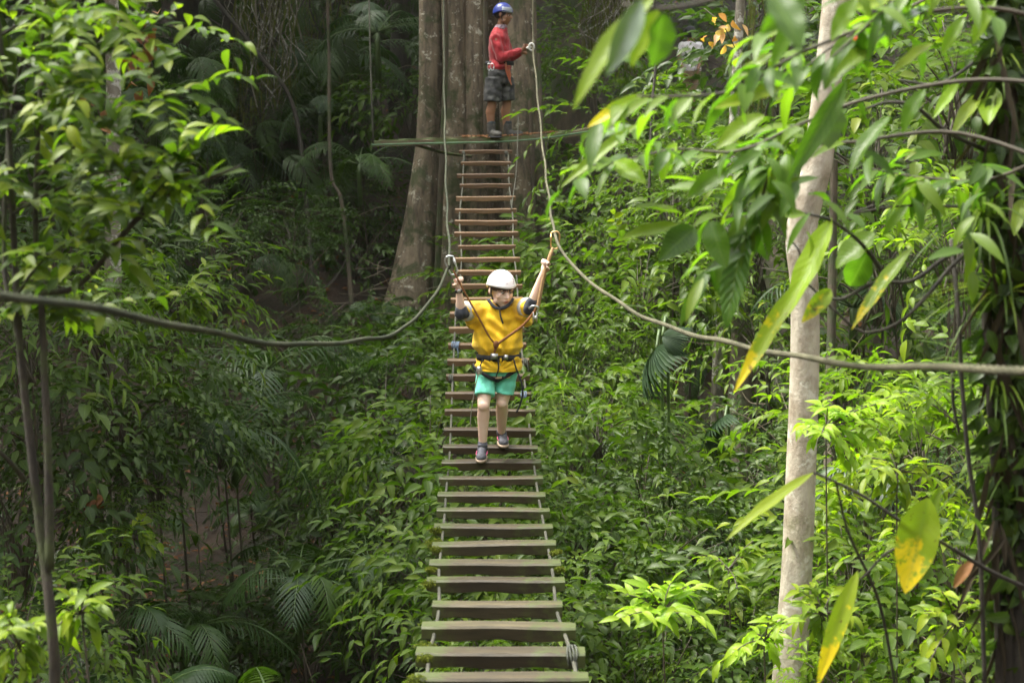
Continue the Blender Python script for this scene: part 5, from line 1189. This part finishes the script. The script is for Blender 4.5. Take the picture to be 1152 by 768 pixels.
for i, P in enumerate(br_): leafy(A, P, 18, .105, .034, 40+i)
for P in br_:
    for j in range(11):
        p = P[rs.randint(2, len(P))]; q_ = p+Vector(rs.normal(0, .13, 3)); leafy(A, catmull([p, p.lerp(q_, .5)+Vector((0, 0, .02)), q_], 3), 8, .095, .034, rs.randint(9999))
link('crown', A.mesh('crown', 'mid', (.8, 1), .2), M['leaf_near'], ls, True, True)
A = Leaves(); P = catmull([at(150, 255, 4.88), at(185, 222, 4.85), at(232, 202, 4.8), at(270, 187, 4.8)], 5); leafy(A, P[:12], 15, .13, .045, 77)
P = catmull([at(160, 235, 4.85), at(185, 205, 4.8), at(220, 165, 4.8), at(248, 150, 4.8)], 5); leafy(A, P, 13, .12, .042, 78); link('twig_leaves', A.mesh('twig_leaves', 'mid', (.8, 1), .2), M['leaf_bright'], ls, True, True)
# unseen crowns added to standing trees, placed to shade mainly the left bank
for (t_name, par, cx, cy, cz, rx, ry, n) in (('crown', None, 0, 0, 0, 0, 0, 0),): pass
def shade_crown(parent, c, rx, ry, rz, n, seed, mat='leaf_dark'):
    rs = np.random.RandomState(seed); A = Leaves(); th = rs.rand(n)*6.28; rr = rs.rand(n)**.5
    P = np.stack([c[0]+np.cos(th)*rr*rx, c[1]+np.sin(th)*rr*ry, c[2]+rs.normal(0, rz, n)], 1)
    for t_ in range(4): m = np.arange(n) % 4 == t_; q = m.sum(); A.put(TB[t_], rot_zyx(rs.rand(q)*6.28, rs.normal(0, .4, q), rs.normal(0, .3, q)), P[m], rs.uniform(1.8, 2.8, q), rs.rand(q))
    link('crown', A.mesh('crown'), M[mat], parent, True, True)  # unseen leaves and limbs added to cast shade
    B = MB(); o = Vector(parent.location)
    top = Vector((o.x, o.y, c[2]-.6))
    for k in range(6):
        a = k*1.05; e = Vector((c[0]+math.cos(a)*rx*.7, c[1]+math.sin(a)*ry*.7, c[2])); B.tube(catmull([top, top.lerp(e, .5)+Vector((0, 0, .3)), e], 4), [.07-.007*j for j in range(9)], 7)
    B.build('limbs', M['darkbark'], parent)
for o in [o for o in COL.objects if o.parent is None and o.get('category') == 'tree']:
    n_ = o.get('label')
    if n_.startswith('thin white mottled'): shade_crown(o, (-6.8, 12.5, CZ+3.4), 3.4, 5.2, .8, 800, 1)
    if n_.startswith('broad dark trunk'): shade_crown(o, (-8.5, 21, CZ+5.0), 6, 5, .9, 800, 2)
    if n_.startswith('dark trunk in deep'): shade_crown(o, (-4.5, 27, CZ+6), 6, 4, .9, 700, 3)
    if n_.startswith('thick mossy'): shade_crown(o, (1.2, 26, CZ+6.5), 3.5, 3.5, .8, 200, 4)

# right: dark trunk wrapped in climbers with curved bare branches
dt = thing('dark_tree', 'dark climber-covered trunk at the right edge with curved bare branches', 'tree', tuple(at(1140, 1000, 5.4)))
B = MB(); rough_tube(B, [at(1131, -80, 5.6), at(1133, 100, 5.55), at(1135, 300, 5.5), at(1140, 500, 5.45), at(1147, 700, 5.4), at(1150, 1000, 5.35)], [.035, .04, .042, .045, .05], 20, .12, 4)
for x_ in (1112, 1124, 1150): rough_tube(B, [at(x_, -80, 5.5), at(x_+4, 150, 5.5), at(x_-3, 330, 5.45), at(x_+8, 560, 5.4), at(x_+14, 900, 5.35)], [.012, .014, .016], 10, .15, x_)
B.build('trunk', M['darkbark'], dt)
B = MB()
branch(B, [(1125, 268, 5.4), (1095, 270, 5.3), (1060, 292, 5.25), (1025, 316, 5.2), (985, 318, 5.2), (950, 335, 5.2), (936, 336, 5.2)], .009, .005)
branch(B, [(1100, 275, 5.4), (1070, 300, 5.3), (1045, 330, 5.2), (1015, 360, 5.15), (985, 373, 5.1), (963, 370, 5.1), (935, 345, 5.1)], .0075, .004)
branch(B, [(1000, 316, 5.2), (985, 295, 5.2), (965, 270, 5.15), (935, 248, 5.1), (905, 240, 5.1)], .008, .004)
branch(B, [(935, 346, 5.1), (925, 335, 5.1), (905, 315, 5.1), (897, 300, 5.1), (900, 285, 5.1), (890, 270, 5.1)], .004, .003)
branch(B, [(1152, 182, 5.6), (1100, 165, 5.4), (1060, 145, 5.3), (1030, 120, 5.2), (1000, 115, 5.2), (975, 122, 5.2)], .009, .004)
branch(B, [(1152, 30, 5.6), (1110, 60, 5.5), (1075, 85, 5.4), (1050, 95, 5.3), (1010, 90, 5.3)], .008, .004)
branch(B, [(1135, 230, 5.5), (1080, 232, 5.3), (1010, 232, 5.2), (960, 240, 5.2), (1000, 225, 5.2)], .005, .003)
branch(B, [(1152, 660, 5.2), (1110, 640, 5.1), (1060, 610, 5.05), (1020, 590, 5.0), (975, 560, 5.0), (940, 542, 5.0), (915, 531, 5.0)], .008, .004)
branch(B, [(1042, 606, 5.05), (1000, 620, 5.0), (975, 645, 5.0), (962, 655, 5.0)], .005, .003)
branch(B, [(940, 540, 5.0), (955, 600, 5.1), (990, 680, 5.2), (1010, 790, 5.3)], .004, .006)
B.build('branches', M['darkbark'], dt)
# climbers, dry straps and aerial roots hugging the trunk
rs = np.random.RandomState(31); A = Leaves(); n = 1500; yy = rs.uniform(-60, 800, n); xx = 1130+yy*.02+rs.normal(0, 16, n); P = np.array([tuple(at(a, b, 5.45+rs.normal(0, .05))) for a, b in zip(xx, yy)])
A.add(P, np.stack([rs.normal(-.2, .7, n), rs.normal(-.4, .4, n), rs.normal(-.6, .5, n)], 1), np.stack([rs.normal(0, .4, n), -np.ones(n), rs.normal(.3, .4, n)], 1), rs.uniform(.05, .13, n), rs.uniform(.02, .05, n), .35, rs.rand(n))
link('climber_leaves', A.mesh('climber_leaves', 'mid', (.7, .9), .2), M['leaf_dark'], dt, True, True)
A = Leaves(); n = 90; yy = rs.uniform(0, 760, n); xx = 1128+rs.normal(0, 12, n); P = np.array([tuple(at(a, b, 5.38+rs.normal(0, .04))) for a, b in zip(xx, yy)])
A.add(P, np.stack([rs.normal(0, .25, n), rs.normal(-.1, .2, n), -np.ones(n)], 1), np.stack([rs.normal(0, .7, n), -np.ones(n), np.zeros(n)], 1), rs.uniform(.12, .4, n), rs.uniform(.012, .03, n), .1, rs.rand(n)*.6)
link('dry_straps', A.mesh('dry_straps', 'mid', (.7, .7), .3), M['dry_strap'], dt, True, True)
big_leaves([(907, 240, 5.1, 866, 243, 5.0, 15), (935, 245, 5.1, 883, 358, 5.0, 27, 'leaf_lime', .4), (935, 325, 5.1, 903, 362, 5.0, 18, 'leaf_yellow', .6), (1028, 278, 5.1, 953, 368, 5.0, 17, 'leaf_yellow', .3),
            (905, 312, 5.0, 818, 440, 4.9, 19, 'leaf_yellow', .8), (985, 262, 5.2, 935, 300, 5.2, 30), (975, 285, 5.2, 955, 325, 5.3, 28), (1065, 193, 5.2, 1050, 243, 5.1, 17, 'leaf_big', .9),
            (1116, 98, 5.4, 1112, 142, 5.3, 24, 'leaf_lime', .2), (1104, 104, 5.4, 1070, 149, 5.3, 15, 'leaf_bright', .7), (1078, 92, 5.4, 1049, 132, 5.3, 12, 'leaf_lime', .1), (915, 531, 5.0, 811, 598, 4.8, 15, 'leaf_bright', .8),
            (1045, 560, 5.0, 1017, 668, 4.95, 44, 'leaf_yellow', .9), (965, 642, 5.0, 916, 775, 4.9, 20, 'leaf_yellow', .95), (1150, 225, 5.3, 1140, 262, 5.2, 16, 'leaf_bright', .8), (1095, 630, 5.1, 1070, 662, 5.1, 12, 'leaf_dead', .9), (1110, 610, 5.1, 1085, 560, 5.0, 12), (1040, 590, 5.0, 1060, 545, 5.0, 13, 'leaf_bright', .6)], dt)

# top right: leaning tree with long leaves reaching in from above
rt_ = thing('broadleaf_tree', 'broadleaf tree reaching in from the top right with long lit leaves', 'tree', tuple(at(1240, 1000, 4.6)))
B = MB(); rough_tube(B, [at(1230, -200, 4.4), at(1225, 200, 4.5), at(1235, 600, 4.6), at(1240, 1000, 4.6)], [.05, .055, .07], 16, .08, 5)
brs = []
for pts in ([(1225, 40, 4.5), (1120, 10, 4.4), (1010, 20, 4.3), (900, 60, 4.2), (830, 100, 4.2), (770, 108, 4.2), (716, 108, 4.2)],
            [(1225, 100, 4.6), (1100, 90, 4.7), (980, 110, 4.7), (900, 140, 4.7), (830, 170, 4.7), (760, 168, 4.7), (705, 180, 4.7), (655, 188, 4.7)],
            [(1227, 200, 4.6), (1080, 150, 4.8), (960, 160, 4.8), (900, 168, 4.8), (870, 215, 4.8), (850, 240, 4.8), (800, 245, 4.8)],
            [(1225, -60, 4.4), (1050, -60, 3.8), (900, -30, 3.4), (800, 0, 3.2), (740, 10, 3.1), (700, 5, 3.1)],
            [(900, 140, 4.7), (878, 170, 4.7), (862, 205, 4.75), (852, 250, 4.8), (838, 275, 4.8)],
            [(1225, 0, 4.5), (1100, -20, 4.8), (1000, 20, 5.0), (940, 50, 5.0), (890, 90, 5.0)],
            [(1225, 150, 4.6), (1120, 200, 5.0), (1040, 200, 5.1), (980, 190, 5.1)],
            [(1225, -100, 4.4), (1100, -80, 4.2), (1040, -30, 4.2), (985, 20, 4.2), (930, 70, 4.2)]):
    brs.append(branch(B, pts, .007, .0025, n=7))
B.build('trunk', M['stem'], rt_)
A = Leaves()
for i, P in enumerate(brs):
    if i in (3,): continue
    leafy(A, P, 18, .15, .038, 140+i, up=-.25, droop=.35, start=.35, spread=.9)
rs = np.random.RandomState(9)
for i, P in enumerate(brs):
    if i == 3: continue
    for j in range(7):
        p = P[rs.randint(len(P)//3, len(P))]; q_ = p+Vector((rs.normal(-.05, .12), rs.normal(0, .15), rs.normal(-.05, .12))); leafy(A, catmull([p, p.lerp(q_, .5)+Vector((0, 0, .03)), q_], 3), 6, .15, .042, rs.randint(9999), up=-.2)
# keep the view of the pale trunk, the bystander and the dead leaves mostly open
c_ = A.cat(); px_, py_ = proj(c_[0]+c_[1]*c_[3][:, None]*.5); kp = ~(((px_ > 900) & (px_ < 962) & (RS.rand(len(px_)) < .8)) | ((np.abs(px_-780) < 45) & (py_ < 92)) | (RS.rand(len(px_)) < .04)); A.a = [tuple(x[kp] for x in c_)]
link('crown', A.mesh('crown', 'mid', (.8, .9), .2, .02), M['leaf_big'], rt_, True, True)
big_leaves([(735, -5, 3.1, 630, 112, 3.0, 26, 'leaf_bright', .8), (722, 0, 3.0, 683, 86, 2.95, 25, 'leaf_gloss', .9), (748, 14, 3.1, 733, 78, 3.1, 32, 'leaf_big', .05), (742, 12, 3.15, 700, 78, 3.2, 26, 'leaf_bright', .6),
            (880, 100, 4.2, 802, 116, 4.1, 17, 'leaf_bright', .6), (722, 106, 4.2, 659, 141, 4.15, 14, 'leaf_yellow', .5), (718, 140, 4.6, 624, 206, 4.5, 12, 'leaf_bright', .8), (692, 180, 4.7, 727, 206, 4.6, 20, 'leaf_lime', .4),
            (768, 240, 4.7, 716, 226, 4.6, 24, 'leaf_bright', .3), (764, 252, 4.7, 697, 268, 4.6, 20, 'leaf_bright', .5), (782, 255, 4.7, 742, 292, 4.6, 30, 'leaf_big', .2), (800, 250, 4.7, 815, 300, 4.6, 26, 'leaf_big', .4),
            (838, 250, 4.8, 813, 372, 4.7, 30, 'leaf_pleat', .7), (850, 272, 4.8, 792, 306, 4.7, 14, 'leaf_gloss', .9), (868, -8, 2.8, 905, 52, 2.7, 34, 'leaf_big', .1), (905, -5, 2.9, 855, 40, 2.9, 26, 'leaf_big', .5),
            (952, 90, 4.3, 888, 205, 4.2, 22, 'leaf_big', .4), (988, 42, 4.3, 925, 98, 4.2, 20, 'leaf_big', .7), (1048, 5, 4.3, 985, 45, 4.2, 18, 'leaf_gloss', .7), (1050, 50, 4.3, 1000, 75, 4.2, 15, 'leaf_bright', .6),
            (1000, 130, 4.6, 948, 190, 4.5, 20, 'leaf_big', .5), (930, 118, 4.6, 938, 170, 4.6, 34, 'leaf_gloss', .5), (1040, 100, 4.6, 1010, 150, 4.6, 18, 'leaf_big', .3), (820, 190, 4.7, 770, 222, 4.7, 20, 'leaf_big', .8),
            (860, 130, 4.5, 800, 165, 4.5, 22, 'leaf_big', .8), (900, 200, 4.8, 835, 225, 4.8, 18, 'leaf_bright', .4), (760, 160, 4.7, 742, 205, 4.7, 18, 'leaf_lime', .1), (870, 60, 4.2, 820, 92, 4.2, 17, 'leaf_big', .9),
            (1000, 0, 4.2, 955, 10, 4.2, 16, 'leaf_bright', .5), (965, 0, 4, 930, 45, 4, 22, 'leaf_big', .8), (1085, 20, 4.5, 1055, 62, 4.5, 14, 'leaf_big', .6), (900, 20, 4, 862, 75, 4, 20, 'leaf_big', .6), (1120, 0, 4.5, 1090, 50, 4.5, 16, 'leaf_big', .8)], rt_, seed=7)

# lime sprays standing out of the right bank
def spray_plant(label, px, py, Y, twigs, n, L, W, mat, seed, spread=1.0):
    t = thing('young_shrub', label, 'shrub', tuple(at(px, py+60, Y)), 'young bright shoots'); B = MB(); A = Leaves(); rs = np.random.RandomState(seed); g = at(px, py, Y); base = Vector((g.x+.1, g.y+.3, gz(g.x+.1, g.y+.3)-.1))
    B.tube(catmull([base, base.lerp(g, .5)+Vector((.03, 0, 0)), g+Vector((0, .02, 0))], 5), .004, 6)
    for (ex, ey, dY) in twigs+[(a_+rs.normal(0, 14), b_+rs.normal(0, 12), c_+rs.normal(0, .15)) for a_, b_, c_ in twigs]:
        P = catmull([g, g.lerp(at(ex, ey, Y+dY), .5)+Vector((0, 0, .02)), at(ex, ey, Y+dY)], 4); B.tube(P, .0035, 5); leafy(A, P, n, L, W, rs.randint(9999), up=.1, droop=.5, start=.3, spread=spread)
    B.build('stems', M['stem'], t); link('foliage', A.mesh('foliage', 'mid', (.8, 1), .2), M[mat], t, True, True)
spray_plant('lime green shoots with pointed leaves in the middle of the lower right bank', 745, 690, 7.6, [(705, 668, 0), (712, 685, -.1), (730, 665, 0), (765, 668, .1), (780, 660, .1), (750, 700, -.1), (790, 690, .1)], 8, .13, .042, 'leaf_lime', 1)
spray_plant('lime green shoots just left of the pale trunk at the bottom', 860, 720, 7.4, [(830, 735, 0), (845, 715, 0), (875, 715, 0), (810, 745, 0), (870, 735, 0)], 7, .11, .036, 'leaf_lime', 2)
spray_plant('yellow-green shoots crossing the pale trunk near the bottom', 925, 690, 7.6, [(895, 700, 0), (940, 665, .1), (960, 700, 0), (905, 680, -.1), (930, 720, 0)], 8, .11, .038, 'leaf_bright', 3)
spray_plant('yellow-green shoots just right of the pale trunk under the rope', 930, 480, 7.8, [(903, 478, 0), (915, 492, 0), (945, 465, 0), (960, 490, 0), (925, 455, .1), (975, 470, .1), (990, 450, .1), (1010, 470, .2), (950, 520, 0), (980, 500, .1), (1020, 440, .2)], 11, .10, .034, 'leaf_lime', 4)
spray_plant('light green shoots above the lime shoots of the lower right bank', 820, 640, 8.6, [(790, 628, 0), (840, 625, 0), (860, 615, 0), (805, 650, 0), (835, 655, 0)], 8, .11, .036, 'leaf_bright', 5)
spray_plant('pale green shoots on the left bank just above the left rope', 200, 345, 12.3, [(165, 335, 0), (185, 325, 0), (215, 318, 0), (240, 322, 0), (205, 352, 0), (155, 350, 0), (228, 335, 0)], 9, .15, .05, 'leaf_bright', 6)
spray_plant('light green shoots low on the left bank right of the twin stems', 150, 605, 11.2, [(125, 598, 0), (140, 615, 0), (165, 600, 0), (170, 618, 0)], 6, .12, .05, 'leaf_bright', 7)
spray_plant('bright shoots behind the yellow leaf on the right', 1010, 530, 7.5, [(980, 515, 0), (1000, 500, 0), (1035, 520, 0), (1050, 540, 0), (990, 545, 0), (1020, 555, 0)], 9, .11, .036, 'leaf_bright', 8)
spray_plant('bright shoots in the lower right corner', 1075, 700, 6.8, [(1040, 690, 0), (1060, 670, 0), (1100, 680, 0), (1110, 710, 0), (1070, 730, 0), (1040, 725, 0)], 8, .11, .038, 'leaf_bright', 9)
# twin stems' near bushes, bottom left, slightly out of focus
spray_plant('blurred pale green shoots in the bottom left corner', 20, 725, 5.2, [(-10, 700, 0), (10, 690, 0), (40, 700, 0), (45, 730, 0), (5, 750, 0), (30, 760, 0)], 9, .09, .03, 'leaf_bright', 10)
spray_plant('blurred bright leaves at the foot of the twin dark stems', 90, 690, 5.6, [(75, 670, 0), (105, 700, 0), (110, 680, 0), (80, 715, 0)], 6, .11, .038, 'leaf_bright', 11)
# red berries
p = at(968, 47, 4.6); bt = thing('berry_cluster', 'small cluster of red berries near the top of the pale trunk', 'berries', tuple(p)); random.seed(2)
M['berry'] = simple('red_berry', (.62, .06, .015), .35)
for k in range(6): q_ = p+Vector((random.uniform(-.014, .014), random.uniform(-.01, .01), random.uniform(-.014, .014))); MB().ball(q_, .0075, nu=12, nv=8).build('berry', M['berry'], bt)
MB().tube([at(985, 40, 4.7), p], .003, 6).build('stalk', M['stem_green'], bt)
# ------------------------------------------------------------------ light
w = bpy.data.worlds.new('World'); S.world = w; w.use_nodes = True; nt = w.node_tree
bg = nt.nodes['Background']; sky = N(nt, 'ShaderNodeTexSky', sky_type='NISHITA'); sky.sun_disc = False
SE, SR = math.radians(60), math.radians(285)
sky.sun_elevation = SE; sky.sun_rotation = SR; sky.air_density = 2.0; sky.dust_density = 6; sky.altitude = 200
hs = N(nt, 'ShaderNodeHueSaturation'); hs.inputs['Saturation'].default_value = .12
nt.links.new(sky.outputs[0], hs.inputs['Color']); nt.links.new(hs.outputs[0], bg.inputs['Color']); bg.inputs['Strength'].default_value = .15
sl = bpy.data.lights.new('sun', 'SUN'); sl.energy = 1.5; sl.angle = math.radians(14); sl.color = (1, .95, .80)
so = bpy.data.objects.new('sun', sl); COL.objects.link(so)
# sky rotation: azimuth measured clockwise from +Y
dirv = Vector((math.sin(SR)*math.cos(SE), math.cos(SR)*math.cos(SE), math.sin(SE)))
so.rotation_euler = dirv.to_track_quat('Z', 'Y').to_euler(); so.location = (0, 0, 30)
S.view_settings.view_transform = 'Standard'; S.view_settings.look = 'None'; S.view_settings.gamma = 1; S.view_settings.exposure = 2.25
S.cycles.use_denoising = True; S.cycles.max_bounces = 6; S.cycles.transparent_max_bounces = 8; S.cycles.diffuse_bounces = 3
S.render.threads_mode = 'AUTO'
# humid air: one even volume round the whole scene and the camera
hz = MB().box((0, 15, CZ+13), (188, 158, 54)).build('haze', None, None, False); hz.location = (0, 0, 0); tag(hz, kind='stuff')
hm = bpy.data.materials.new('humid_air'); hm.use_nodes = True; nt = hm.node_tree; nt.nodes.remove(nt.nodes['Principled BSDF'])
pv = N(nt, 'ShaderNodeVolumePrincipled'); pv.inputs['Color'].default_value = (.93, .96, .93, 1); pv.inputs['Density'].default_value = .0002; pv.inputs['Anisotropy'].default_value = .2
nt.links.new(pv.outputs[0], nt.nodes['Material Output'].inputs['Volume']); hz.data.materials.append(hm)
